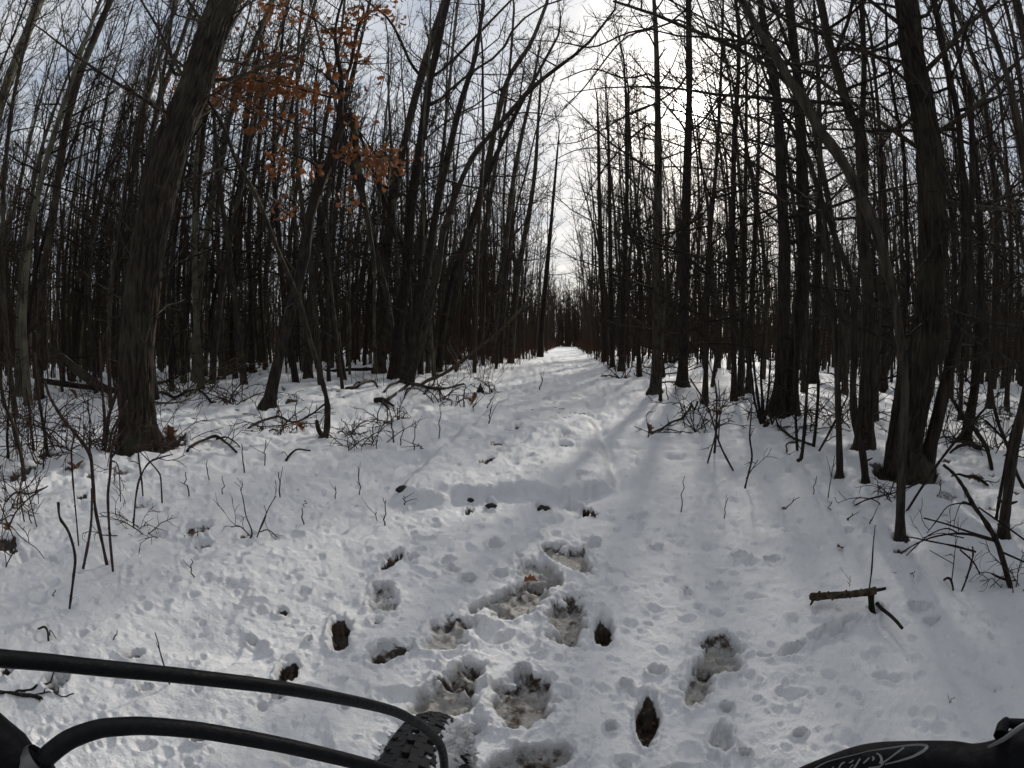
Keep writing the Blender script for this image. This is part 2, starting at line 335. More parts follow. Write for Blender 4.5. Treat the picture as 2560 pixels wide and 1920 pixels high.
# ------------------------------------------------------------------ traced trees: trunk as (x, y, width) in photograph pixels, base first
TREES = [
 # ---- left of the path
 dict(l='massive furrowed grey-brown trunk, thickest tree left of the path', m='B', big=1, top=17, nb=26, t0=.45,
      p=[(350,1118,112),(346,1085,96),(343,1047,87),(340,885,84),(352,760,84),(364,650,80),(386,530,84),(413,407,88),(450,300,80),(488,215,75),(525,100,72),(560,0,69)],
      br=[[(510,170,12),(560,110,9),(640,10,6)],[(440,190,9),(425,165,7),(415,150,5)]]),
 dict(l='pale trunk slanting into the upper left corner of the photo', m='P', top=15, nb=22, t0=.5,
      p=[(-150,960,34),(-110,760,32),(-60,480,30),(5,250,29),(55,115,29),(100,0,28)]),
 dict(l='grey trunk behind the brambles, second from the photo\'s left edge', m='B', top=15, nb=24, t0=.45,
      p=[(97,995,26),(100,860,22),(106,700,22),(132,550,22),(163,330,22),(195,200,21),(238,90,20),(276,0,19)]),
 dict(l='thin pale trunk rising just behind the massive trunk, on its left side', m='P', top=13, nb=20, t0=.5,
      p=[(300,920,15),(305,800,14),(318,600,14),(334,448,14),(362,285,13),(403,134,12),(443,0,11)]),
 dict(l='dark slim trunk half hidden by the massive trunk\'s left edge', m='D', top=12, nb=20, t0=.5,
      p=[(335,905,15),(340,700,15),(355,480,15),(374,366,14),(403,244,14),(450,110,13),(480,20,12)]),
 dict(l='slim straight trunk standing first to the right of the massive trunk', m='B', top=13, nb=20, t0=.45,
      p=[(459,952,16),(462,850,15),(470,740,16),(480,671,17),(500,407,17),(513,285,15),(530,160,12),(548,40,9)]),
 dict(l='pale-edged slim trunk, second to the right of the massive trunk', m='P', top=15, nb=22, t0=.5,
      p=[(488,953,22),(489,850,20),(497,740,18),(504,671,18),(533,488,17),(557,366,17),(586,252,16),(622,142,16),(683,0,14)]),
 dict(l='very thin grey pole tree between slim trunks and the snow-topped log', m='B', top=11, nb=16, t0=.5,
      p=[(549,942,9),(553,800,9),(565,640,9),(590,430,8),(615,270,7),(640,120,6)]),
 dict(l='slim trunk standing directly left of the snow-topped log', m='B', top=12, nb=18, t0=.5,
      p=[(577,938,22),(580,840,18),(590,671,15),(606,447,14),(622,264,13),(650,120,10),(675,0,8)]),
 dict(l='tall grey trunk standing directly behind the snow-topped log', m='P', top=15, nb=20, t0=.5,
      p=[(618,915,16),(624,800,14),(640,640,12),(659,529,12),(692,354,11),(724,203,10),(765,81,9),(790,0,8)]),
 dict(l='dim slim trunk between the snow-topped log and the leaning leafy oak', m='D', top=12, nb=18, t0=.5,
      p=[(653,908,14),(655,800,12),(668,640,11),(690,480,10),(722,300,9),(755,160,8)]),
 dict(l='leaning dark oak with rust-orange leaves and a snapped hanging limb', n='oak_tree', c='oak', m='D', oak=1, top=7.5, nb=10, t0=.7,
      p=[(668,1022,34),(674,1000,28),(690,925,27),(716,824,26),(738,730,27),(761,641,28),(773,549,27),(793,480,25),(814,427,24),(838,355,20),(848,300,14),(854,205,11),(842,130,8),(838,70,6),(856,0,5)],
      br=[[(836,360,20),(852,320,20),(868,292,19),(876,286,12)],[(856,200,9),(878,163,8),(895,81,7),(915,24,5),(911,0,4)],
          [(846,250,6),(780,232,5),(700,215,4),(620,205,3),(545,215,2)],[(838,350,7),(790,330,5),(720,300,4),(640,270,3),(600,262,2)],
          [(846,110,5),(800,60,4),(740,30,3),(660,20,2)],[(812,430,6),(770,400,5),(715,385,3),(690,395,2)],[(842,300,5),(900,330,4),(950,395,3),(985,402,2)],
          [(850,220,5),(800,180,4),(740,150,3),(690,150,2)],[(800,460,5),(760,470,3),(720,520,2)]],
      hang=[(876,286,15),(884,300,16),(895,366,16),(911,468,15),(931,570,13),(946,651,11),(952,700,8)]),
 dict(l='grey trunk behind the leaning oak, its base near a lying log', m='B', top=13, nb=18, t0=.5,
      p=[(737,905,16),(745,800,15),(760,640,14),(790,450,12),(822,260,10),(850,100,8),(862,0,7)]),
 dict(l='pair-standing slim trunk right of the leaning oak, left of the path', m='B', top=13, nb=18, t0=.5,
      p=[(770,948,27),(771,880,22),(778,760,18),(800,600,15),(830,420,13),(865,250,11),(900,110,9),(925,0,8)]),
 dict(l='straight dark tree at the left end of the path-side clump', m='B', top=15, nb=24, t0=.42,
      p=[(948,930,36),(952,880,27),(958,760,27),(964,675,28),(984,488,26),(1013,346,22),(1049,203,20),(1078,110,22),(1114,0,24)],
      br=[[(1062,203,9),(1029,163,8),(1005,110,7),(976,61,6),(927,24,5),(890,-20,4)]]),
 dict(l='stout dark tree in the path-side clump with long rightward limbs', m='D', top=15, nb=22, t0=.45,
      p=[(986,946,38),(990,890,31),(1003,780,30),(1017,675,30),(1029,508,28),(1057,325,25),(1074,203,21),(1090,134,20),(1118,0,18)],
      br=[[(1086,191,9),(1135,146,9),(1196,81,8),(1273,0,6),(1310,-40,5)],
          [(1078,272,9),(1127,232,8),(1188,191,8),(1257,150,7),(1298,90,6),(1379,41,5),(1501,16,5),(1541,0,4)],
          [(1062,350,6),(1110,312,5),(1180,280,4),(1260,262,3),(1330,250,2)]]),
 dict(l='dark trunk tilting right in the path-side clump, third from its left', m='D', top=14, nb=22, t0=.5,
      p=[(1010,958,26),(1020,915,22),(1040,790,22),(1066,675,23),(1094,508,21),(1118,399,19),(1151,260,16),(1188,142,13),(1208,12,10)]),
 dict(l='steeply slanting tree in front of the path-side clump\'s right end', m='D', top=13, nb=18, t0=.55,
      p=[(1022,962,24),(1038,905,21),(1062,820,20),(1094,675,20),(1110,570,18),(1167,419,16),(1208,358,15),(1265,293,14),(1318,232,14),(1375,183,11),(1464,114,8),(1537,24,5)]),
 dict(l='slender left-of-path tree with a sinuous upper trunk bending right', m='B', top=14, nb=22, t0=.5,
      p=[(1127,910,27),(1133,800,23),(1147,675,22),(1175,590,20),(1216,427,18),(1236,325,16),(1249,272,16),(1273,191,14),(1326,110,11),(1367,8,9)]),
 dict(l='thin dark left-of-path tree forking off beside the sinuous one', m='D', top=12, nb=18, t0=.5,
      p=[(1096,928,19),(1108,820,17),(1130,700,16),(1165,590,15),(1224,427,14),(1289,285,12),(1338,195,9),(1395,90,6)]),
 dict(l='straight slim tree nearer the path, right of the sinuous tree', m='B', top=12, nb=20, t0=.42,
      p=[(1237,908,19),(1243,800,17),(1257,675,16),(1281,468,13),(1302,350,11),(1326,244,8),(1345,140,6)]),
 dict(l='short broken-topped pole among the trees left of the path', n='dead_snag', c='snag', m='D', snag=1,
      p=[(1252,902,12),(1258,780,11),(1269,675,10),(1277,570,9),(1285,472,7)]),
 dict(l='slim tree at the path\'s left verge, leaning gently right', m='B', top=12, nb=20, t0=.4,
      p=[(1277,903,18),(1284,790,17),(1297,675,16),(1334,460,12),(1346,293,8),(1352,200,6)]),
 dict(l='last large dark trunk on the path\'s left verge before the far notch', m='D', top=12, nb=20, t0=.35,
      p=[(1350,893,17),(1356,800,14),(1367,675,13),(1375,590,10),(1391,407,6),(1398,330,3)]),
 dict(l='pale thin straight tree behind the path-side clump', m='P', top=14, nb=20, t0=.5,
      p=[(1060,905,14),(1068,760,13),(1080,600,12),(1094,488,10),(1114,309,9),(1135,90,8),(1145,0,7)]),
 dict(l='thin straight tree behind the slanting one, topping out left of the notch', m='B', top=13, nb=20, t0=.5,
      p=[(1180,902,14),(1190,760,12),(1215,560,10),(1245,380,9),(1273,183,7),(1285,24,6)]),
 # ---- right of the path
 dict(l='straight grey tree nearest the path on its right side', m='B', top=15, nb=30, t0=.3,
      p=[(1637,982,40),(1639,960,29),(1642,850,27),(1643,675,26),(1645,488,24),(1645,325,18),(1641,122,14),(1635,0,10)],
      br=[[(1643,300,7),(1590,330,5),(1520,400,4),(1480,450,3),(1440,520,2)],[(1640,180,6),(1560,200,5),(1480,182,4),(1400,215,3)],[(1645,255,6),(1570,290,5),(1500,335,4),(1440,368,3),(1370,378,2)],[(1644,420,5),(1590,400,4),(1520,370,4),(1450,372,3),(1390,400,2)],[(1638,70,6),(1562,87,5),(1472,126,5),(1390,118,3),(1270,114,2)]]),
 dict(l='straight dark tree whose trunk hides the sun\'s edge', m='D', top=15, nb=32, t0=.28,
      p=[(1705,966,44),(1706,945,31),(1709,850,29),(1712,675,30),(1717,447,24),(1723,244,19),(1721,0,16)],
      br=[[(1716,330,7),(1690,300,6),(1640,250,5),(1600,190,4),(1560,150,3)],[(1722,330,7),(1760,300,6),(1800,240,4),(1850,190,3)],[(1721,40,7),(1640,66,6),(1560,90,5),(1470,200,4),(1410,260,3)],[(1720,200,6),(1660,245,5),(1600,275,4),(1530,300,3),(1450,330,2)]]),
 dict(l='thin sapling touching the right edge of the path\'s grey tree', n='sapling', c='sapling', m='B', top=5, nb=12, t0=.4,
      p=[(1651,1003,10),(1652,940,8),(1660,800,7),(1668,640,6),(1672,520,4)]),
 dict(l='slim right-of-path tree with a crooked lower trunk', m='D', top=11, nb=24, t0=.3,
      p=[(1598,938,15),(1597,860,12),(1602,760,12),(1600,660,11),(1592,610,11),(1571,570,10),(1566,420,9),(1565,264,7),(1560,150,5)]),
 dict(l='dark tree on the path\'s right verge, first beyond the crooked one', m='D', top=11, nb=24, t0=.3,
      p=[(1553,926,19),(1554,860,16),(1560,700,15),(1566,520,12),(1570,380,9),(1572,250,6)]),
 dict(l='slim right-verge tree closest to the far bright notch', m='D', top=11, nb=22, t0=.3,
      p=[(1512,905,17),(1510,800,16),(1503,640,14),(1498,480,11),(1496,340,8),(1494,270,5)]),
 dict(l='thin dark tree just right of the notch-side verge tree', m='D', top=11, nb=22, t0=.3,
      p=[(1531,915,14),(1529,800,13),(1526,640,12),(1524,500,10),(1522,380,8),(1520,290,5)]),
 dict(l='slender tall tree immediately right of the sun-side trunk', m='D', top=14, nb=26, t0=.3,
      p=[(1762,1006,18),(1764,940,15),(1768,800,14),(1774,600,12),(1790,420,10),(1800,240,8),(1806,80,6),(1808,0,5)]),
 dict(l='slim straight tree with a bright snow patch just left of its foot', m='D', top=14, nb=26, t0=.35,
      p=[(1835,993,17),(1835,900,15),(1832,760,15),(1831,675,15),(1835,366,14),(1845,203,12),(1847,81,10),(1839,0,9)]),
 dict(l='grey trunk just right of the slim straight tree above bright snow', m='B', top=13, nb=24, t0=.35,
      p=[(1850,985,22),(1852,930,18),(1857,800,15),(1860,640,13),(1864,450,11),(1866,250,8),(1864,100,6)]),
 dict(l='small grey trunk left of the twin dark trunks right of the path', m='B', top=12, nb=24, t0=.35,
      p=[(1872,980,19),(1873,920,16),(1880,760,14),(1890,560,12),(1896,360,9),(1894,200,6)]),
 dict(l='left of the twin dark leaning trunks beside a clump of stems', m='D', top=14, nb=24, t0=.4,
      p=[(1938,1045,46),(1942,1020,35),(1953,925,30),(1958,760,28),(1961,600,28),(1957,529,27),(1949,346,23),(1938,203,20),(1915,90,17),(1900,0,14)]),
 dict(l='right of the twin dark leaning trunks beside a clump of stems', m='D', top=15, nb=24, t0=.45,
      p=[(1978,1043,42),(1979,1020,34),(1985,885,29),(2006,722,28),(2010,600,27),(2006,500,27),(2002,366,22),(1994,203,20),(1981,81,21),(1973,0,20)]),
 dict(l='dark trunk in the shade between the twin trunks and the fork', m='D', top=13, nb=24, t0=.4,
      p=[(2034,960,30),(2036,930,25),(2040,800,22),(2046,600,18),(2050,400,15),(2046,200,12),(2038,60,10)]),
 dict(l='bare trunk splitting into a high two-stem fork right of the path', m='B', top=14, nb=16, t0=.62,
      p=[(2158,1128,50),(2161,1100,41),(2167,980,38),(2169,885,36),(2169,722,31),(2156,560,29),(2156,407,30),(2148,325,28),(2124,285,23),(2095,183,21),(2071,102,20),(2051,0,18)],
      br=[[(2150,330,18),(2156,285,16),(2160,163,14),(2157,80,14),(2154,0,13),(2150,-60,11)]]),
 dict(l='young tree in front of the great right trunk, arching far left overhead', m='B', top=10, nb=12, t0=.72, young=1,
      p=[(2252,1352,26),(2250,1320,24),(2253,1200,24),(2258,1088,24),(2262,966,23),(2250,844,24),(2230,722,25),(2203,620,26),(2180,549,28),(2136,460,28),(2099,391,28),(2046,321,28),(2010,250,27),(1969,195,23),(1929,122,22),(1888,61,18),(1855,0,16)],
      br=[[(2000,235,14),(1960,190,12),(1920,155,12),(1880,126,12),(1823,94,11),(1721,49,10),(1660,20,9),(1560,-15,7)],
          [(2120,430,9),(2060,330,7),(2040,280,6)]]),
 dict(l='bent thin stem standing just left of the arching young tree', n='sapling', c='sapling', m='D', top=7, nb=12, t0=.6,
      p=[(2164,1212,20),(2163,1190,18),(2156,1129,18),(2140,1068,20),(2132,986,20),(2136,844,18),(2130,700,16),(2105,640,15),(2050,488,13),(2018,386,12),(1977,317,11),(1945,264,9),(1910,180,7),(1890,120,5)]),
 dict(l='straight young stem on the snow left of the bent stem', n='sapling', c='sapling', m='B', top=7.5, nb=14, t0=.55,
      p=[(2099,1192,19),(2099,1150,16),(2095,1007,16),(2091,885,15),(2083,763,14),(2068,600,12),(2052,480,10),(2048,300,8),(2040,120,6)]),
 dict(l='great grey-brown trunk with flared dark foot, thickest right of the path', m='B', big=1, top=17, nb=22, t0=.5,
      p=[(2266,1182,118),(2262,1160,98),(2259,1129,84),(2276,1040,76),(2295,966,73),(2319,803,68),(2333,650,65),(2331,560,63),(2322,366,59),(2291,203,51),(2275,81,51),(2266,0,49)]),
 dict(l='slim side stem pressed against the great right trunk\'s left root', m='D', top=6, nb=10, t0=.6, n='sapling', c='sapling',
      p=[(2222,1180,24),(2226,1120,22),(2236,1040,18),(2246,960,14),(2256,840,12),(2270,700,10)]),
 dict(l='dark trunk leaning right from the great trunk\'s foot, split with a snag top', m='D', top=9, nb=12, t0=.6,
      p=[(2311,1180,42),(2314,1160,35),(2348,1027,32),(2372,925,30),(2392,844,29),(2410,763,30),(2418,650,32),(2416,560,30),(2407,440,18),(2396,300,16),(2380,220,15),(2355,110,14),(2335,0,13)],
      br=[[(2424,560,20),(2434,430,17),(2434,300,15),(2430,207,13)]]),
 dict(l='dark leaning trunk among tangled dead branches, right of the great trunk', m='D', top=13, nb=20, t0=.5,
      p=[(2412,1106,34),(2417,1085,27),(2437,966,23),(2446,844,22),(2452,700,20),(2450,560,17),(2440,420,14),(2420,260,12),(2390,100,10)]),
 dict(l='near grey stem at the photo\'s right edge, leaning out of frame', n='sapling', c='sapling', m='B', top=7, nb=12, t0=.5, young=1,
      p=[(2507,1350,28),(2509,1320,26),(2514,1275,25),(2535,1129,24),(2559,1007,23),(2590,860,21),(2600,700,19),(2590,500,16)]),
 dict(l='crooked slim trunk near the right edge, leaning left overhead', m='D', top=13, nb=20, t0=.45,
      p=[(2472,1020,20),(2476,960,17),(2484,800,16),(2488,675,16),(2490,529,16),(2475,366,15),(2453,203,14),(2425,122,13),(2400,50,12),(2375,0,12)]),
 dict(l='thick dark trunk entering the photo\'s upper right corner', m='D', top=14, nb=16, t0=.5,
      p=[(2640,1010,34),(2640,800,32),(2625,600,30),(2600,350,28),(2572,150,26),(2540,0,24)]),
 dict(l='thin dark trunk curving down the upper right edge of the photo', m='D', top=13, nb=16, t0=.5,
      p=[(2585,985,17),(2588,800,16),(2585,600,15),(2572,400,14),(2555,244,13),(2539,122,12),(2515,15,11)]),
 dict(l='slim trunk in shade behind the fork, left of the great trunk', m='D', top=12, nb=20, t0=.4,
      p=[(2207,978,29),(2208,950,24),(2212,800,20),(2214,600,16),(2206,420,13),(2192,240,10),(2176,80,8)]),
 dict(l='thin trunk rising from snow beside the forked tree\'s right side', m='B', top=11, nb=18, t0=.4,
      p=[(2188,1050,15),(2190,1000,13),(2196,850,12),(2202,650,10),(2198,450,8),(2185,280,6)]),
 dict(l='thin dark trunk standing in the clearing right of the great trunk', m='D', top=12, nb=18, t0=.4,
      p=[(2400,1050,14),(2402,1000,12),(2408,860,12),(2412,700,10)] + [(2400,500,9),(2380,300,7)]),
 dict(l='dim trunk behind evergreen sprigs near the right edge', m='D', top=12, nb=18, t0=.4,
      p=[(2516,1030,18),(2518,980,15),(2524,840,14),(2528,650,13),(2518,430,11),(2500,240,9)]),
]
# dead wood, saplings and stems on the snow: (name, label, category, material, [[(x, y, width)...], ...], twigs)  first point of first line stands on / lies on the snow
UP, LIE = 'up', 'lie'
STEMS = [
 ('sapling','arching lichen-spotted sapling bent over against the massive trunk','sapling','L',UP,[[(806,1096,24),(816,1080,17),(818,1007,15),(797,925,14),(773,844,13),(744,742,12),(700,640,11),(650,510,11),(590,400,10),(565,330,9),(535,275,8),(512,240,7)],[(812,1010,5),(770,1040,4),(720,1060,3),(640,1068,2)],[(806,1092,14),(795,1070,12),(792,1050,9)]],6),
 ('dead_sapling','long fallen pole leaning from branch pile up into path-side trees','dead pole','W',LIE,[[(939,1007,9),(1033,966,8),(1102,942,8),(1145,915,8),(1188,881,8),(1257,824,7),(1338,734,5)],[(1140,925,12),(1152,905,9)]],8),
 ('fallen_branch','dark crooked branch lying across the fallen pole\'s lower end','fallen branch','D',LIE,[[(960,982,6),(978,966,7),(1005,961,7),(1035,965,7),(1075,977,7),(1112,974,6),(1159,962,5)],[(1035,965,5),(1010,990,3)],[(1060,985,5),(1086,960,4),(1082,930,3)]],8),
 ('fallen_branch','dark broken root-like stub at the fallen pole\'s lower tip','fallen branch','D',LIE,[[(938,1010,14),(955,1012,12),(985,1014,5)],[(955,1012,8),(972,1022,4)]],0),
 ('fallen_branch','forked dark branch lying on the snow left of the fallen pole','fallen branch','D',LIE,[[(866,976,9),(890,972,7),(930,957,6),(944,970,4)],[(880,972,5),(905,958,5),(928,955,4)]],6),
 ('fallen_branch','bent dark branch on snow beside the massive trunk\'s foot','fallen branch','D',LIE,[[(468,1131,8),(505,1112,7),(541,1100,7),(568,1112,6),(592,1133,5)],[(541,1100,5),(575,1104,4),(600,1120,3)]],3),
 ('fallen_branch','short dark stick resting on snow below the lichen-spotted sapling','fallen branch','D',LIE,[[(715,1152,6),(745,1140,5),(775,1126,4)],[(720,1148,2),(705,1140,2)]],0),
 ('fallen_branch','wispy dead branch lying between massive trunk and leafy oak','fallen branch','D',LIE,[[(400,985,8),(440,998,7),(470,985,7),(500,980,6),(540,1005,4)],[(440,998,4),(412,1015,3)]],8),
 ('fallen_branch','twiggy brown branch lying left of the lichen-spotted sapling','fallen branch','T',LIE,[[(620,1072,5),(690,1040,6),(735,1048,5),(790,1028,4)],[(690,1040,4),(700,1028,3)],[(735,1048,3),(780,1062,2),(800,1052,2)]],14),
 ('dead_shrub','spreading dead branch with fine twigs at the path\'s right verge','dead branch','D',LIE,[[(1623,1084,4),(1664,1068,5),(1700,1052,6),(1717,1037,6),(1745,1003,5)],[(1717,1037,4),(1700,1015,3),(1680,1012,2)],[(1700,1052,3),(1730,1075,2),(1750,1085,2)],[(1625,1080,3),(1620,1100,3)]],16),
 ('sapling','thin shrub stems with a red-brown leaf tuft right of the path','shrub','T',UP,[[(1786,1135,6),(1790,1080,6),(1792,1020,5),(1788,960,4),(1770,900,3)],[(1835,1180,5),(1800,1112,5),(1770,1020,4),(1725,946,4)],[(1768,1160,5),(1785,1100,4),(1800,1040,3),(1812,980,2)],[(1796,1100,4),(1800,1020,3),(1796,950,2)]],10),
 ('sapling','lone crooked twig stem standing in the right snow, near bright patch','sapling','T',UP,[[(1863,1216,5),(1872,1180,5),(1880,1140,5),(1874,1090,5),(1880,1020,3)],[(1866,1195,3),(1895,1150,2)]],3),
 ('sapling_clump','clump of slim dark stems at the left twin trunk\'s foot','sapling','D',UP,[[(1904,1062,9),(1898,1020,8),(1890,960,7),(1882,880,6),(1878,780,5)],[(1908,1062,9),(1906,1000,8),(1902,920,6),(1912,820,5)],[(1901,1058,7),(1886,1000,6),(1880,940,5),(1868,860,4)],[(1910,1060,7),(1920,990,6),(1926,900,5)],[(1912,1066,12),(1922,1055,10)]],8),
 ('sapling','knee-rooted thin stem right of the twin trunks, with twigs','sapling','D',UP,[[(1995,1152,12),(2004,1140,9),(2012,1060,9),(2018,966,8),(2022,880,7),(2018,780,5)],[(2018,966,4),(2000,900,3)]],6),
 ('sapling','slim vertical stem just left of the knee-rooted one','sapling','D',UP,[[(1993,1130,7),(1990,1060,7),(1986,966,6),(1988,860,5),(1982,760,4)]],5),
 ('sapling','slim stem right of the knee-rooted one, curving upward','sapling','D',UP,[[(2033,1123,9),(2040,1060,8),(2046,966,8),(2040,900,7),(2034,820,5),(2040,740,4)]],6),
 ('fallen_branch','straight dead stick propped on snow beneath the fork','fallen branch','D',UP,[[(2046,1130,6),(2066,1095,6),(2091,1047,6),(2120,990,4)]],3),
 ('fallen_branch','long thin dead branch sloping from twin trunks to snow','fallen branch','D',LIE,[[(2034,1122,6),(1990,1098,6),(1950,1070,6),(1924,1040,5)],[(1990,1098,4),(1965,1122,4),(1968,1130,3)]],5),
 ('fallen_branch','long straight dead pole sloping across in front of the great trunk','dead pole','D',UP,[[(2266,1279,7),(2300,1225,7),(2352,1149,7),(2404,1084,7),(2450,1035,6),(2498,982,5)],[(2315,1202,5),(2280,1212,4),(2230,1230,4),(2160,1246,4),(2122,1262,3)]],5),
 ('fallen_branch','thick dead limb curving down to snow right of the great trunk','dead limb','D',UP,[[(2480,1175,10),(2470,1130,11),(2456,1100,11),(2430,1065,11),(2400,1030,10),(2385,1005,9),(2370,985,7)]],4),
 ('fallen_branch','dark knotted log piece lying below the dead limb','log','D',LIE,[[(2376,1124,6),(2400,1121,8),(2424,1122,9),(2445,1130,12),(2455,1118,5)],[(2424,1122,5),(2400,1105,4),(2360,1098,3)]],4),
 ('fallen_branch','short snow-dusted dead branch lying flat right of great trunk','fallen branch','D',LIE,[[(2376,1205,4),(2410,1203,6),(2440,1202,8),(2472,1210,5)],[(2445,1202,4),(2456,1200,4)]],3),
 ('dead_shrub','toppled dead branch with arching twigs before the right edge','dead branch','D',UP,[[(2526,1476,8),(2522,1455,13),(2510,1410,13),(2490,1350,13),(2460,1300,12),(2433,1262,11),(2410,1220,10),(2385,1185,8),(2358,1162,7)],
    [(2488,1352,8),(2440,1340,7),(2400,1340,5),(2350,1355,4),(2310,1382,3),(2282,1412,3)],[(2480,1348,6),(2430,1330,5),(2385,1312,4),(2336,1297,4)],
    [(2400,1336,4),(2370,1322,4),(2330,1340,3),(2300,1370,3),(2272,1402,2)],[(2434,1264,5),(2400,1255,4),(2360,1260,3),(2330,1290,3),(2300,1320,2)],
    [(2440,1380,5),(2390,1368,5),(2340,1360,4),(2290,1352,4),(2266,1360,3)],[(2400,1374,4),(2435,1398,4),(2453,1422,3)],[(2410,1345,3),(2360,1330,3),(2320,1318,2),(2265,1322,2)],
    [(2446,1268,4),(2480,1305,4),(2488,1325,4)],[(2516,1450,6),(2490,1448,6),(2466,1444,4)],[(2505,1380,5),(2540,1392,4),(2562,1398,3)],[(2430,1262,4),(2395,1248,3),(2370,1275,2),(2356,1294,2)]],6),
 ('bare_twig','thorny upright twig standing left of the toppled dead branch','twig','D',UP,[[(2403,1480,5),(2415,1450,5),(2427,1410,5),(2433,1385,4),(2430,1366,3)]],2),
 ('bare_twig','paired fine twig stem further left of the toppled branch','twig','T',UP,[[(2378,1460,3),(2384,1410,3),(2388,1370,2),(2394,1340,2)],[(2384,1410,2),(2372,1400,2)]],2),
 ('fallen_branch','short dark stick lying alone in snow right of broken stub','stick','D',LIE,[[(2358,1457,6),(2370,1468,6),(2382,1480,5)]],0),
 ('dark_stem','dark stem leaning beside the near right-edge grey stem','sapling','D',UP,[[(2491,1295,9),(2500,1240,9),(2516,1150,9),(2530,1080,8),(2548,1020,7),(2560,960,6)]],3),
 ('dark_stem','pair of dark stems crossing upward behind the right-edge stem','sapling','D',UP,[[(2562,1225,9),(2540,1180,9),(2520,1120,9),(2500,1070,9),(2486,1020,8),(2478,960,7),(2470,880,6)],[(2520,1120,7),(2536,1060,6),(2550,1020,5)],[(2512,1100,6),(2490,1055,5)]],4),
 # left brambles
 ('bramble','thorny thick cane curving down to the near left snow','bramble cane','R',UP,[[(268,1415,9),(250,1330,9),(238,1270,9),(232,1200,9),(226,1140,10),(205,1105,10),(185,1080,9),(160,1050,8),(140,1020,8),(122,986,7),(112,950,6)],[(186,1084,6),(172,1105,5),(155,1135,5),(145,1180,5),(138,1240,5),(133,1300,4),(134,1409,4)],[(226,1136,5),(245,1115,4),(270,1098,4),(290,1090,3)]],6),
 ('bramble','straight thorny cane right of the thick curving cane','bramble cane','R',UP,[[(283,1433,7),(274,1330,7),(270,1240,7),(275,1190,7),(278,1140,7),(284,1100,6),(300,1030,6),(296,960,5)],[(278,1145,6),(300,1110,5),(318,1080,4)],[(276,1150,4),(290,1170,3),(290,1260,3)]],8),
 ('bramble','sprawling cane rooted under the massive trunk, arching right','bramble cane','R',UP,[[(358,1247,4),(354,1200,5),(350,1170,5),(346,1130,4),(350,1080,3),(352,1040,3)],[(333,1325,4),(340,1240,5),(352,1190,5),(375,1155,5),(405,1143,4),(432,1136,3)],[(405,1255,4),(402,1200,4),(396,1180,4),(370,1150,3),(340,1120,2)]],6),
 ('bramble','upright cluster of dark canes at the far left edge','bramble cane','D',UP,[[(62,1208,10),(55,1150,10),(46,1110,10),(36,1070,11),(20,1030,11),(8,1000,10),(2,950,8)],[(118,1138,9),(114,1100,9),(106,1050,8),(98,1000,8),(92,950,7),(86,880,5)],[(22,1150,7),(18,1100,7),(20,1050,6),(24,980,5),(28,900,4)],[(86,1130,6),(78,1070,6),(72,1010,6),(64,960,5)],[(52,1130,8),(42,1080,7),(34,1020,6)],[(108,1180,4),(110,1120,4),(112,1060,4),(118,990,3)],[(142,1132,4),(128,1105,4),(114,1080,4)]],14),
 ('bramble','bundle of brown canes left of the massive trunk\'s root','bramble cane','R',UP,[[(262,1130,10),(268,1080,9),(272,1040,9),(285,1000,8),(300,940,6)],[(258,1115,9),(262,1060,8),(258,1000,7),(252,930,6),(250,850,5)],[(270,1140,8),(280,1080,6),(300,1040,5),(318,1000,4)],[(222,1140,4),(225,1060,4),(218,1000,3)],[(205,1130,3),(212,1060,3)],[(240,1132,4),(262,1120,5),(266,1125,6)]],14),
 ('bramble','tangle of fine canes filling the left edge low down','bramble cane','R',UP,[[(10,1260,5),(40,1230,4),(70,1235,4),(110,1220,3)],[(5,1270,8),(30,1275,9),(60,1280,8),(100,1295,5)],[(18,1330,4),(40,1280,4),(80,1240,3),(120,1215,3)],[(60,1300,4),(50,1230,4),(60,1170,3)],[(90,1310,3),(70,1230,3),(62,1200,3)],[(40,1360,3),(16,1300,3),(0,1260,3)],[(15,1420,4),(20,1405,3),(40,1370,3)],[(110,1395,2),(90,1370,2),(60,1350,2)]],12),
 ('broken_cane','snapped thorny cane making an upside-down V on the left','bramble cane','R',UP,[[(174,1521,6),(183,1450,7),(188,1390,7),(172,1330,8),(150,1295,8),(146,1256,8)],[(208,1423,7),(202,1370,7),(190,1330,7),(172,1290,7),(152,1260,8)]],0),
 ('dead_shrub','small fan of fine bare twigs on the snow, left foreground','shrub','T',UP,[[(622,1352,5),(630,1330,4),(615,1290,3),(608,1250,3),(600,1220,2)],[(640,1350,4),(655,1310,4),(672,1270,3),(690,1240,2)],[(630,1345,3),(600,1316,3),(578,1318,2)],[(650,1330,3),(680,1330,3),(725,1372,2)],[(645,1335,3),(665,1290,2),(660,1262,2)],[(655,1350,3),(662,1398,2)]],10),
 ('fallen_branch','dark knobby twig lying at the photo\'s left edge above the cables','fallen branch','D',LIE,[[(-40,1742,10),(0,1737,9),(40,1740,9),(75,1750,10),(113,1766,12)],[(40,1738,6),(55,1730,6),(80,1732,5),(110,1715,4),(146,1686,4)],[(95,1750,4),(140,1750,3),(168,1757,3),(192,1748,3)],[(117,1750,3),(135,1732,3)]],0),
 ('fallen_branch','tiny forked dark twig lying in the left foreground snow','stick','D',LIE,[[(96,1573,4),(112,1581,5),(124,1590,6),(122,1605,5)],[(124,1586,3),(140,1595,2)]],0),
]
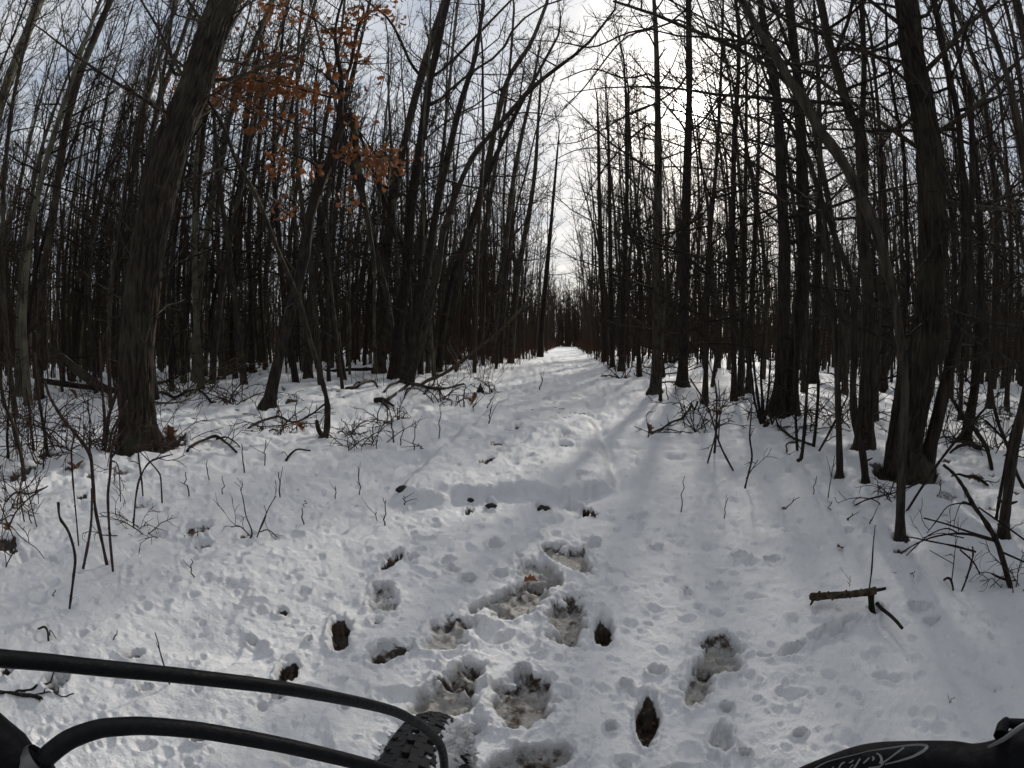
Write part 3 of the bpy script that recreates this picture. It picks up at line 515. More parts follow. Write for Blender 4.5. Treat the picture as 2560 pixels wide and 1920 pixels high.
# thin stalks standing in the snow: bottom x,y -> top x,y, width
STALKS = [(895,1243,895,1166,3),(958,1318,965,1250,4),(940,1308,941,1280,3),(482,1449,478,1398,4),(425,1720,388,1582,5),(281,1616,293,1576,4),(137,1495,136,1474,3),
 (757,1315,755,1270,4),(762,1272,764,1250,3),(1809,1300,1820,1244,3),(1955,1275,2000,1243,3),(2072,1276,2080,1252,3),(2117,1300,2130,1284,4),(2176,1310,2182,1292,4),
 (1700,1280,1712,1190,3),(2070,1250,2086,1140,3),(2030,1240,2042,1190,3),(2365,1770,2388,1742,3),(1220,1075,1226,1022,4),(1215,1022,1235,990,3),(1060,1127,1047,1108,4),
 (1160,1015,1162,960,4),(1182,1020,1190,1005,3),(1096,1100,1100,1010,3),(1033,1128,1038,1052,3),(1000,1110,1008,1066,3),(985,1104,975,1030,4),(870,1130,866,1080,3),
 (930,1110,935,1060,4),(2125,1470,2128,1440,2),(2275,1445,2282,1432,4),(2284,1442,2288,1426,2),(1012,1270,1008,1240,4),(840,1250,838,1215,3),(700,1245,697,1180,4),(560,1240,556,1190,3),
 (520,1210,518,1150,3),(610,1180,604,1110,4),(660,1160,664,1100,3),(470,1240,464,1180,4),(1350,975,1352,930,3),(1690,985,1694,930,3),(1745,1030,1750,980,3),(1670,1000,1664,950,3),(2345,1250,2352,1200,3)]
LOGS = [ # fallen trunks: points (x, y, width), snow cap, label
 ('B',[(118,866,24),(180,915,25),(244,962,24),(288,982,20)],.7,'large snow-streaked log sloping down behind the left brambles'),
 ('D',[(100,950,14),(180,962,15),(250,972,14),(300,980,12)],.5,'thinner dark log lying below the sloping snow-streaked log'),
 ('D',[(598,914,26),(615,924,28),(637,937,30)],1.0,'short snow-topped log among slim trunks behind the massive trunk'),
 ('D',[(505,956,9),(530,950,10),(558,945,9)],.6,'dark thin log lying left of the snow-topped log'),
 ('D',[(812,927,9),(870,924,10),(935,923,11)],.9,'snow-topped log lying just left of the path-side clump'),
 ('D',[(350,968,8),(420,952,8),(445,942,7)],.4,'dark log end lying right behind the massive trunk'),
]
MATS = {'B': M_BARK, 'D': M_DARK, 'P': M_PALE, 'L': M_LICH, 'T': M_TWIG, 'R': M_BRAMBLE, 'W': M_DEADW}

# footprints and melt holes, in photograph pixels: centre, half axis along (dx,dy), half axis across (dx,dy), depth m, mud, ice
PRINTS = [
 (1006,1228,15,-2,2,7,.05,1,0),(1174,1254,9,-2,2,6,.05,1,0),(1228,1268,14,4,-2,10,.06,1,0),(1360,1277,17,6,-2,8,.06,1,0),(1464,1285,11,3,-2,9,.06,1,0),(1484,1293,9,-1,1,5,.04,1,0),
 (984,1404,26,-24,9,7,.06,1,0),(956,1497,30,-18,16,38,.04,.40,.6),(1298,1503,92,-46,28,28,.05,.34,1),(1346,1428,52,36,20,-24,.045,.15,.9),(1422,1392,54,30,-18,28,.04,.05,1),
 (1424,1545,46,36,-32,46,.05,.36,1),(1508,1578,22,8,-6,38,.06,1,.2),(1112,1600,46,-30,30,28,.02,.0,.9),(1172,1688,44,-36,30,20,.05,.35,1),(1118,1760,56,-56,46,28,.04,.25,1),
 (1312,1755,56,-50,50,52,.05,.32,1),(1620,1808,27,6,-4,56,.06,1,.2),(1350,1905,120,-34,22,34,.05,.35,.9),(1782,1650,54,10,-20,54,.045,.2,1),(1742,1728,56,-24,14,42,.045,.25,1),
 (1800,1855,28,-20,10,34,.04,.25,.4),(850,1582,27,-14,8,36,.06,1,.1),(716,1685,26,-30,16,16,.06,1,.1),(700,1735,30,-14,6,12,.04,.5,0),(708,1534,18,-4,4,9,.05,.9,0),(335,1644,30,-6,6,14,.05,.6,.3),
 (150,1712,28,-12,10,24,.05,.55,.3),(630,1605,14,0,0,10,.05,.3,0),(776,1607,8,-4,4,8,.04,.5,0),(370,1730,20,-3,3,9,.05,.2,0),(505,1862,18,-2,2,12,.05,.8,0),(16,1676,16,-6,6,16,.05,1,0),
 (1240,1106,14,-3,4,6,.05,.7,0),(1257,1129,16,-3,3,8,.05,.5,.2),(1220,1157,24,-5,4,6,.04,1,0),(1377,1010,14,-2,2,5,.05,.6,0),(1293,1063,12,-2,2,5,.05,.5,0),
 (1314,1091,18,-2,2,6,.05,0,0),(1408,1083,18,-2,2,6,.05,0,.2),(1410,1107,16,-2,2,6,.05,0,0),(1460,1187,18,-2,2,8,.05,0,.2),(1436,1236,18,-2,2,9,.05,.1,.2),(1326,1142,16,-2,2,6,.04,0,0),
 (1240,1360,20,-5,4,12,.04,.3,0),(1250,1440,16,-3,3,10,.05,.1,0),(1175,1455,18,-3,3,10,.05,.3,0),(1135,1432,18,-3,3,10,.05,.4,.2),(1485,1358,14,-6,6,10,.05,.3,0),(1305,1690,18,-8,6,14,.05,.4,.2),
 (1720,1490,18,-2,2,11,.05,.1,0),(1590,1300,20,-2,2,8,.04,0,0),(1640,1375,16,-2,2,8,.04,0,0),(1640,1690,20,-4,6,14,.05,.15,0),(1524,1830,16,-4,4,14,.05,.1,0),(1560,1720,16,-2,2,11,.04,.1,0),
 (1930,1400,20,-4,4,9,.05,0,0),(1850,1395,18,-2,2,8,.05,0,0),(1790,1465,22,-2,2,10,.05,.05,0),(2300,1520,24,-2,2,11,.06,.1,0),(2330,1552,18,-2,2,8,.05,0,0),(2170,1335,14,-2,2,7,.04,.2,0),
 (1995,1845,18,-4,4,12,.05,.1,0),(1810,1785,16,-4,4,10,.05,0,0),(1855,1895,18,-4,4,9,.05,0,0),(985,1640,44,-14,10,18,.03,.45,.2),(945,1560,18,-6,6,14,.04,.4,.2),
 (2182,1532,24,-2,3,18,.09,1,0),(2130,1560,34,-12,5,10,.06,.1,0),(2060,1600,60,-24,8,12,.06,0,0),(1975,1640,50,-20,8,12,.05,0,0),(2250,1378,22,-4,3,9,.05,1,0),
 (505,1370,26,-10,8,12,.04,.7,0),(495,1330,40,-8,6,12,.03,.5,0),(350,1262,36,-4,4,8,.03,.6,0),(205,1245,16,-4,4,8,.05,.8,0),(60,1175,50,-10,8,10,.06,.9,0),(110,1140,26,-6,6,8,.06,.9,0),(228,1190,14,-2,2,9,.05,.9,0),
 (180,1168,26,-4,4,8,.04,.6,0),(430,1108,50,-4,8,12,.05,.9,0),(395,1128,18,-2,2,7,.05,.8,0),(620,1340,22,-6,4,8,.04,.8,0),(20,1360,30,-8,8,22,.05,.8,0),(720,1075,26,-3,3,6,.04,.5,0),(725,1000,24,-3,3,6,.05,.8,0),
 (1115,1405,20,-4,4,9,.04,.1,0),(1070,1850,18,-6,6,16,.04,.3,.2),(1190,1830,22,-10,6,10,.04,.5,.2),(1035,1395,14,-3,3,8,.04,.1,0),
]
# ------------------------------------------------------------------ snow ground
BW0, BW1, BWH, BWW = 3.02, 9.5, 0.085, 0.70        # snowed-over boardwalk: start, end, height, half width
tree_feet = []
for T in TREES:
    f = gnd(*T['p'][0][:2]); d = np.linalg.norm(f - EYE)
    T['foot'] = f; T['rf'] = R(T['p'][1][2] / PPD) * d / 2
    tree_feet.append((f[0], f[1], T['rf']))
def board_mask(x, y):
    off = path_off(x, y) - 0.03 + 0.07 * fbm(x * 4, y * 4, 3, 71)
    yy = y - 0.10 * off + 0.20 * fbm(x * 3.0, y * 3.0, 4, 72)
    return sstep(BW0 - .07, BW0 + .07, yy) * (1 - sstep(BW1 - 2.5, BW1, yy)) * (1 - sstep(BWW - .06, BWW + .10, np.abs(off)))
def build_ground():
    phi = []
    a = 89.0
    while a > 1.45:
        phi.append(a); a -= 0.132 if a < 56 else 1.2
    r = [CAM_H / math.tan(R(q)) for q in phi]
    while r[-1] < 420: r.append(r[-1] * 1.035)
    r = np.array(r)
    th = []; a = -180.0
    while a < 180 - 1e-6:
        th.append(a); a += 0.205 if abs(a) < 75 else 3.0
    th = np.radians(np.array(th)); nr, na = len(r), len(th)
    TH, RR = np.meshgrid(th, r)
    x, y = RR * np.sin(TH), RR * np.cos(TH)
    z = ground_low(x, y)
    near = 1 - sstep(12, 32, RR)
    off = np.abs(path_off(x, y)); onp = 1 - sstep(.7, 1.5, off)
    d1, _ = worley(x * 3.1 + .3 * vnoise(x * 6, y * 6, 1), y * 3.1, 21)
    d2, _ = worley(x * 8.5, y * 8.5 + .3 * vnoise(x * 9, y * 9, 2), 22)
    z += near * (.026 * (.5 - d1 ** 2) * (.55 + .45 * sstep(-.2, .3, vnoise(x * .9, y * .9, 8))) + .008 * (.5 - d2 ** 2) * (.3 + .7 * sstep(-.15, .2, vnoise(x * 1.3, y * 1.3, 12))) + .034 * fbm(x * 2.2, y * 2.2, 4, 31) + .015 * fbm(x * 11, y * 11, 4, 33, .58) + .006 * np.abs(vnoise(x * 34, y * 34, 37)))
    mid = sstep(2.6, 5.0, RR) * (1 - sstep(25, 60, RR)); dm, hm = worley(x * 3.6 + .4 * vnoise(x * 5, y * 5, 14), y * 3.6, 24)
    z += mid * (.048 * fbm(x * 4.2, y * 4.2, 3, 35, .6) - .060 * np.exp(-(dm / .22) ** 2) * (hm < .6) + .05 * sstep(5, 12, RR) * fbm(x * 1.1, y * 1.6, 3, 36))
    for sc, pr, r0, r1, dep, sd_ in ((5.2, .42, .08, .20, .032, 41), (2.7, .36, .06, .15, .042, 42), (9.0, .45, .12, .26, .022, 43), (15.0, .4, .15, .3, .011, 44)):
        wx, wy = x * sc + .25 * vnoise(x * 11, y * 11, sd_ + 50), y * sc + .25 * vnoise(x * 11, y * 11, sd_ + 60)
        d, hh = worley(wx, wy, sd_)
        rad = r0 + (r1 - r0) * ((hh * 37.3) % 1)
        z -= near * dep * np.exp(-(d / rad * 1.35) ** 2) * (hh < pr) * (.5 + .7 * ((hh * 91.7) % 1))
        z += near * dep * .22 * np.exp(-((d / rad - 1.25) / .3) ** 2) * (hh < pr)
    # side wheel/foot trampling on the path
    z -= onp * near * .018 * sstep(.05, .3, fbm(x * 3.3, y * 2.0, 3, 55))
    bm = board_mask(x, y)
    z = z + BWH * bm
    po = path_off(x, y); z -= .05 * np.exp(-((po - BWW - .13 + .05 * vnoise(x * 4, y * 4, 79)) / .045) ** 2) * sstep(BW0 - .1, BW0 + .3, y) * (1 - sstep(6, 7.5, y)) * (.5 + 1. * vnoise(y * 3, y * 0, 80))
    mud_shade_v = np.zeros_like(z); icev = np.zeros_like(z)
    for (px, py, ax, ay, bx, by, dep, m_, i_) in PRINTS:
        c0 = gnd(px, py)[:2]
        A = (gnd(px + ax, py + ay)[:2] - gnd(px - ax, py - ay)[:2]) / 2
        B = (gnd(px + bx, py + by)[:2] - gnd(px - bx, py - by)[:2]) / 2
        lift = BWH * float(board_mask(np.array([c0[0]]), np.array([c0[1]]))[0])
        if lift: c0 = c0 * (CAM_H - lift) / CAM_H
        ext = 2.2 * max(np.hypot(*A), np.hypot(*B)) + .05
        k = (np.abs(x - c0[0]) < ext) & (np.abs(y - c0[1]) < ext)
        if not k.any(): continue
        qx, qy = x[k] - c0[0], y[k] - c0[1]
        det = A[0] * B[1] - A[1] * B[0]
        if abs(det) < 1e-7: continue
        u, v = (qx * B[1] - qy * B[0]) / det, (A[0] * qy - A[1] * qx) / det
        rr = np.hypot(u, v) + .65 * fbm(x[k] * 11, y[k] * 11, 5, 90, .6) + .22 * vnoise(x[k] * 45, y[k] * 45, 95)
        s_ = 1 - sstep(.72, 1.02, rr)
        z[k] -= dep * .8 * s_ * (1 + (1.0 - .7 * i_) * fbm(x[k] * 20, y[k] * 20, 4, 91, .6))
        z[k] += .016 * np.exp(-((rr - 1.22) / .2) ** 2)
        mud_shade_v[k] = np.maximum(mud_shade_v[k], (1 - sstep(.70, .95, rr)) * m_ * .72)
        m_i = (1 - sstep(.75, 1.0, rr)) * m_ * (.8 + 1.2 * fbm(x[k] * 16, y[k] * 16, 4, 97, .6)); mud_shade_v[k] = np.maximum(mud_shade_v[k], np.clip(m_i, 0, 1))
        rim_shade = i_ * .5 * sstep(.45, .75, rr) * (1 - sstep(.86, 1.0, rr)) * np.clip(qy / (ext * .3) + .35 * fbm(x[k] * 9, y[k] * 9, 3, 99), 0, 1); mud_shade_v[k] = np.maximum(mud_shade_v[k], np.clip(rim_shade, 0, 1))  # shade under the far overhanging edge, painted into the mud mask
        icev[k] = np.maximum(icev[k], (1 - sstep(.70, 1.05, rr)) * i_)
    for (fx, fy, fr) in tree_feet:
        if math.hypot(fx, fy) > 16: continue
        k = (np.abs(x - fx) < 1.2) & (np.abs(y - fy) < 1.2)
        q = np.hypot(x[k] - fx, y[k] - fy) / max(fr, .03)
        w = fr / (fr + .1) + .3
        z[k] -= .10 * w * (1 - sstep(1.1, 2.0, q + .5 * fbm(x[k] * 6, y[k] * 6, 2, 77)))
        z[k] += .03 * w * np.exp(-((q - 2.6) / .7) ** 2)
        mud_shade_v[k] = np.maximum(mud_shade_v[k], .8 * (1 - sstep(1.35, 1.9, q + .8 * fbm(x[k] * 8, y[k] * 8, 3, 78))))
    # litter specks showing through the thin snow under the trees
    off2 = sstep(1.6, 4.0, np.abs(path_off(x, y)))
    sp = sstep(.34, .52, fbm(x * 4.1, y * 4.1, 4, 61)) * off2 * near
    mud_shade_v = np.maximum(mud_shade_v, .62 * sp); z -= .03 * sp
    V = np.stack([x, y, z], -1).reshape(-1, 3)
    i, j = np.meshgrid(np.arange(nr - 1), np.arange(na), indexing='ij')
    F = np.stack([i * na + j, i * na + (j + 1) % na, (i + 1) * na + (j + 1) % na, (i + 1) * na + j], -1).reshape(-1, 4)[:, ::-1]
    V = np.concatenate([V, [[0, 0, V[0, 2]]]])
    cen = len(V) - 1
    T3 = np.stack([np.arange(na), (np.arange(na) + 1) % na, np.full(na, cen)], -1)
    me = smooth_mesh('snow_ground', V, F, M_SNOW, T3[:, ::-1])
    for nm, arr in (('mud', mud_shade_v), ('ice', icev)):
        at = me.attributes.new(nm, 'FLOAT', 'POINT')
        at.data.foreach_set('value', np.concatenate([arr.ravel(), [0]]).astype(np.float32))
    if me.polygons[len(me.polygons) // 2].normal.z < 0: me.flip_normals()
    o = link('snow_ground', me); tag(o, kind='structure')
    lim = (np.linalg.norm(V[F[:, 0]][:, :2], axis=1) < 30)
    return o, BVHTree.FromPolygons(V.tolist(), F[lim].tolist())

gobj, GB = build_ground()
def surf_z(x, y):
    """height of the built snow surface at x, y"""
    h = GB.ray_cast(Vector((float(x), float(y), 3.0)), Vector((0, 0, -1)))
    return float(h[0].z) if h[0] is not None else float(ground_low(x, y))
def hit(px, py):
    """where a sight line meets the built snow"""
    h = GB.ray_cast(Vector(tuple(EYE)), Vector(tuple(ray(px, py))))
    return np.array(h[0]) if h[0] is not None else gnd(px, py)

# snowed-over boardwalk timbers, showing only through gaps in the snow's front lip
bwx0 = -0.45 + 0.121 * BW0 + .03
bw = thing('boardwalk', (bwx0, BW0, 0), 'snow-buried low boardwalk on the path, dark timber ends showing', 'boardwalk')
M_TIMBER = simple('wet_timber', (.018, .014, .011), .7, vary=.5, scale=40, bump=.4)
hd = np.array([0.121, 1.0, 0]); hd /= np.linalg.norm(hd)
sd_ = np.array([hd[1], -hd[0], 0]); RB = np.stack([sd_, hd, np.array([0, 0, 1.])], 1)
for kx in (-.60, -.18, .0, .27, .52):
    mb = MB(); mb.box((0, 0, 0), (.045, (BW1 - BW0 - 2.6) / 2, .035), RB)
    link('joist', mb.mesh('joist', M_TIMBER, smooth=False), bw, tuple(sd_ * kx + hd * ((BW1 - BW0 - 2.6) / 2 + .28) + np.array([0, 0, .0])))
for kk in range(28):
    mb = MB(); mb.box((0, 0, 0), (.64, .065, .012), RB)
    link('plank', mb.mesh('plank', M_TIMBER, smooth=False), bw, tuple(hd * (.36 + kk * .142) + np.array([0, 0, .045])))
# melt gaps of bare timber at the front lip
for (px, py, w_) in ((1006, 1226, 16), (1174, 1253, 9), (1228, 1267, 16), (1360, 1276, 17), (1464, 1284, 12), (1484, 1292, 8)):
    q = hit(px, py)
    mb = MB(); rr_ = R(w_ / PPD) * np.linalg.norm(q - EYE) * 1.0
    rng = np.random.RandomState(int(px))
    aa = np.arange(9) / 9 * 2 * np.pi
    ring = np.stack([np.cos(aa) * rr_ * (1 + .3 * rng.randn(9) * .6), np.zeros(9), np.sin(aa) * rr_ * .7 * (1 + .3 * rng.randn(9) * .6)], -1)
    mb.raw(np.concatenate([ring + (0, -.012, 0), ring * .9 + (0, .05, 0), [[0, -.016, 0]]]), [(i, (i + 1) % 9, 9 + (i + 1) % 9, 9 + i) for i in range(9)], [(i, 18, (i + 1) % 9) for i in range(9)])
    zz_ = surf_z(q[0], q[1])
    o = link('timber_end', mb.mesh('timber_end', M_TIMBER), bw, tuple(q - np.array([bwx0, BW0 - .012, .002])))
    o.rotation_euler = (-.5, 0, rng.uniform(-.2, .2))
    o['label'] = 'dark timber end in a melted gap'

# ------------------------------------------------------------------ tree growing
def unit(v): return v / (np.linalg.norm(v) + 1e-9)
def curve3(p0, d, Ln, n, rng, up=.25, wob=.12):
    P = [p0]; d = unit(d)
    for i in range(n - 1):
        d = unit(d + wob * rng.randn(3) + np.array([0, 0, up / n]))
        P.append(P[-1] + d * Ln / (n - 1))
    return np.array(P)
def interp(P, rad, t):
    i = t * (len(P) - 1); k = min(int(i), len(P) - 2); f = i - k
    return P[k] * (1 - f) + P[k + 1] * f, unit(P[k + 1] - P[k]), rad[k] * (1 - f) + rad[k + 1] * f
def unitv(v): return v / (np.linalg.norm(v, axis=-1, keepdims=True) + 1e-9)
def curves(P0, d, Ln, n, rng, up=.25, wob=.12):
    m = len(P0); P = np.empty((m, n, 3)); P[:, 0] = P0; d = unitv(d)
    for i in range(1, n):
        d = unitv(d + wob * rng.randn(m, 3) + np.array([0, 0, up / n])); P[:, i] = P[:, i - 1] + d * (Ln / (n - 1))[:, None]
    return P
def along(P, t, own=None):
    """points and tangents at t on a batch of polylines (own = row of each)"""
    n = P.shape[-2]; x = np.clip(t, 0, .9999) * (n - 1); k = x.astype(int); f = (x - k)[:, None]
    A, B = (P[k], P[k + 1]) if own is None else (P[own, k], P[own, k + 1])
    return A * (1 - f) + B * f, unitv(B - A)
def taper(a, b, n): return a[:, None] + (b - a)[:, None] * np.linspace(0, 1, n)[None]
def grow(mb, rng, P, rad, t0, nb, Lmax, sub=6, tw=4, tmin=.0035, t1=.985, style=0):
    P = np.asarray(P); rad = np.asarray(rad)
    t = t0 + (t1 - t0) * ((np.arange(nb) + rng.rand(nb)) / nb) ** .9
    p, tg = along(P, t); r0 = np.interp(t, np.linspace(0, 1, len(rad)), rad)
    az = np.arange(nb) * 2.4 + rng.rand(nb) * 1.2; rel = (t - t0) / max(1e-3, 1 - t0)
    el = np.radians(8 + 50 * rel + rng.uniform(-14, 18, nb)) if style == 0 else np.radians(rng.uniform(20, 65, nb))
    d = np.stack([np.cos(az) * np.cos(el), np.sin(az) * np.cos(el), np.sin(el)], -1)
    Ln = Lmax * (1 - .72 * rel) * rng.uniform(.45, 1.1, nb); r1 = np.maximum(np.minimum(r0 * .55, .006 + .009 * Ln), tmin * 1.3)
    bp = curves(p, d, Ln, 6, rng, .5, .13); mb.tubes(bp, taper(r1, np.full(nb, tmin), 6), 4)
    own = np.repeat(np.arange(nb), sub); m = len(own)
    ts = .18 + .82 * ((np.tile(np.arange(sub), nb) + rng.rand(m)) / sub); keep = rng.rand(m) < .5 + .5 * Ln[own] / Lmax
    own, ts = own[keep], ts[keep]; m = len(own)
    q, tg2 = along(bp, ts, own); d2 = unitv(tg2 + .95 * unitv(rng.randn(m, 3)) + np.array([0, 0, .18]))
    L2 = Ln[own] * .42 * (1.1 - .5 * ts) * rng.uniform(.5, 1.2, m); rq = r1[own] * (1 - ts) + tmin * ts
    sp = curves(q, d2, L2, 4, rng, .3, .2); mb.tubes(sp, taper(np.maximum(rq * .6, tmin), np.full(m, tmin * .8), 4), 3)
    o2 = np.repeat(np.arange(m), tw); k = len(o2)
    if not k: return
    q2, tg3 = along(sp, .2 + .8 * rng.rand(k), o2)
    tp = curves(q2, unitv(tg3 + .9 * unitv(rng.randn(k, 3))), L2[o2] * rng.uniform(.25, .7, k), 3, rng, .1, .25)
    mb.tubes(tp, np.tile(np.array([.8, .7, .5]) * tmin, (k, 1)), 3)

def catmull(A, n):
    A = np.asarray(A, float)
    B = np.vstack([2 * A[0] - A[1], A, 2 * A[-1] - A[-2]])
    out = []
    seg = len(A) - 1
    for u in np.linspace(0, seg, n):
        k = min(int(u), seg - 1); f = u - k
        p0, p1, p2, p3 = B[k], B[k + 1], B[k + 2], B[k + 3]
        out.append(.5 * ((2 * p1) + (-p0 + p2) * f + (2 * p0 - 5 * p1 + 4 * p2 - p3) * f * f + (-p0 + 3 * p1 - 3 * p2 + p3) * f ** 3))
    return np.array(out)
def on_plane(px, py, foot, off=0.0):
    """point of the upright plane through the foot that faces the camera, where the sight line meets it"""
    n = np.array([foot[0], foot[1], 0]); D = np.linalg.norm(n); n /= D
    d = ray(px, py); t = (D + off) / max(.05, d @ n)
    return EYE + d * t
def trace(pts, foot, n, wav=0.0, rng=None):
    P = []; rad = []; wf = .88 if np.hypot(foot[0], foot[1]) > 8 else 1.0
    for k, (x, y, w) in enumerate(catmull(pts, n)):
        off = wav * math.sin(k * .7 + foot[0]) if wav else 0.0
        p = on_plane(x, y, foot, off); w = w * wf; P.append(p); rad.append(R(max(w, 1.5) / PPD) * np.linalg.norm(p - EYE) / 2)
    return np.array(P), np.array(rad)
def ridged_trunk(P, rad, sides=110, rows=240, seed=0, amp=1.0, nr=26, fl=1.0):
    """furrowed bark as real relief"""
    t = np.linspace(0, 1, rows); src = np.linspace(0, 1, len(P))
    C = np.stack([np.interp(t, src, P[:, i]) for i in range(3)], -1); rr = np.interp(t, src, rad)
    ln = np.concatenate([[0], np.cumsum(np.linalg.norm(np.diff(C, axis=0), axis=1))])
    a = np.arange(sides) / sides * 2 * np.pi
    A, S = np.meshgrid(a, ln)
    base = rr.mean(); arc = A * base
    def per(sx, sz, sd): # periodic noise around the trunk
        return fbm(np.cos(A) * base * sx + 7, S * sz + np.sin(A) * base * sx * 1.7, 4, sd)
    w = .35 * per(9, 2.2, seed + 5)
    rid = np.abs(((A / (2 * np.pi) * nr + w * 2.2 + .55 * vnoise(S * 3.2, A * 2.0, seed)) % 1) - .5) * 2
    flare = 1 + .35 * fl * np.exp(-S / .16) * (1 + .55 * np.sin(A * 5 + seed))
    rad2 = rr[:, None] * flare * (1 + .06 * per(6, 1.2, seed + 9)) + amp * .030 * (rid - .5) + amp * .020 * per(30, 9, seed + 3)
    T = np.gradient(C, axis=0); T /= np.linalg.norm(T, axis=1, keepdims=True)
    U = np.cross(T, np.array([0, 1., 0])); U /= np.linalg.norm(U, axis=1, keepdims=True); W = np.cross(T, U)
    V = C[:, None] + rad2[:, :, None] * (np.cos(A)[:, :, None] * U[:, None] + np.sin(A)[:, :, None] * W[:, None])
    i, j = np.meshgrid(np.arange(rows - 1), np.arange(sides), indexing='ij')
    F = np.stack([i * sides + j, i * sides + (j + 1) % sides, (i + 1) * sides + (j + 1) % sides, (i + 1) * sides + j], -1).reshape(-1, 4)
    return V.reshape(-1, 3), F

# lobed leaf, shared by every leaf
def leaf_mesh(name, mat, s):
    ol = [(0, 0), (.06, .12), (.20, .16), (.30, .26), (.16, .34), (.24, .44), (.42, .56), (.22, .60), (.28, .76), (.14, .80), (.05, .92), (0, 1.0)]
    pts = [(x, y, .45 * abs(x) - .5 * (y - .5) ** 2) for x, y in ol] + [(-x, y, .7 * abs(x) - .5 * (y - .5) ** 2) for x, y in ol[-2:0:-1]]
    V = np.array(pts + [(0, .45, -.03)]) * s; n = len(pts)
    return smooth_mesh(name, V, np.zeros((0, 4), int), mat, [(i, (i + 1) % n, n) for i in range(n)], False)
LEAF_ME = [leaf_mesh('leaf', M_LEAF, 1.0), leaf_mesh('leaf', M_LEAFB, 1.0)]

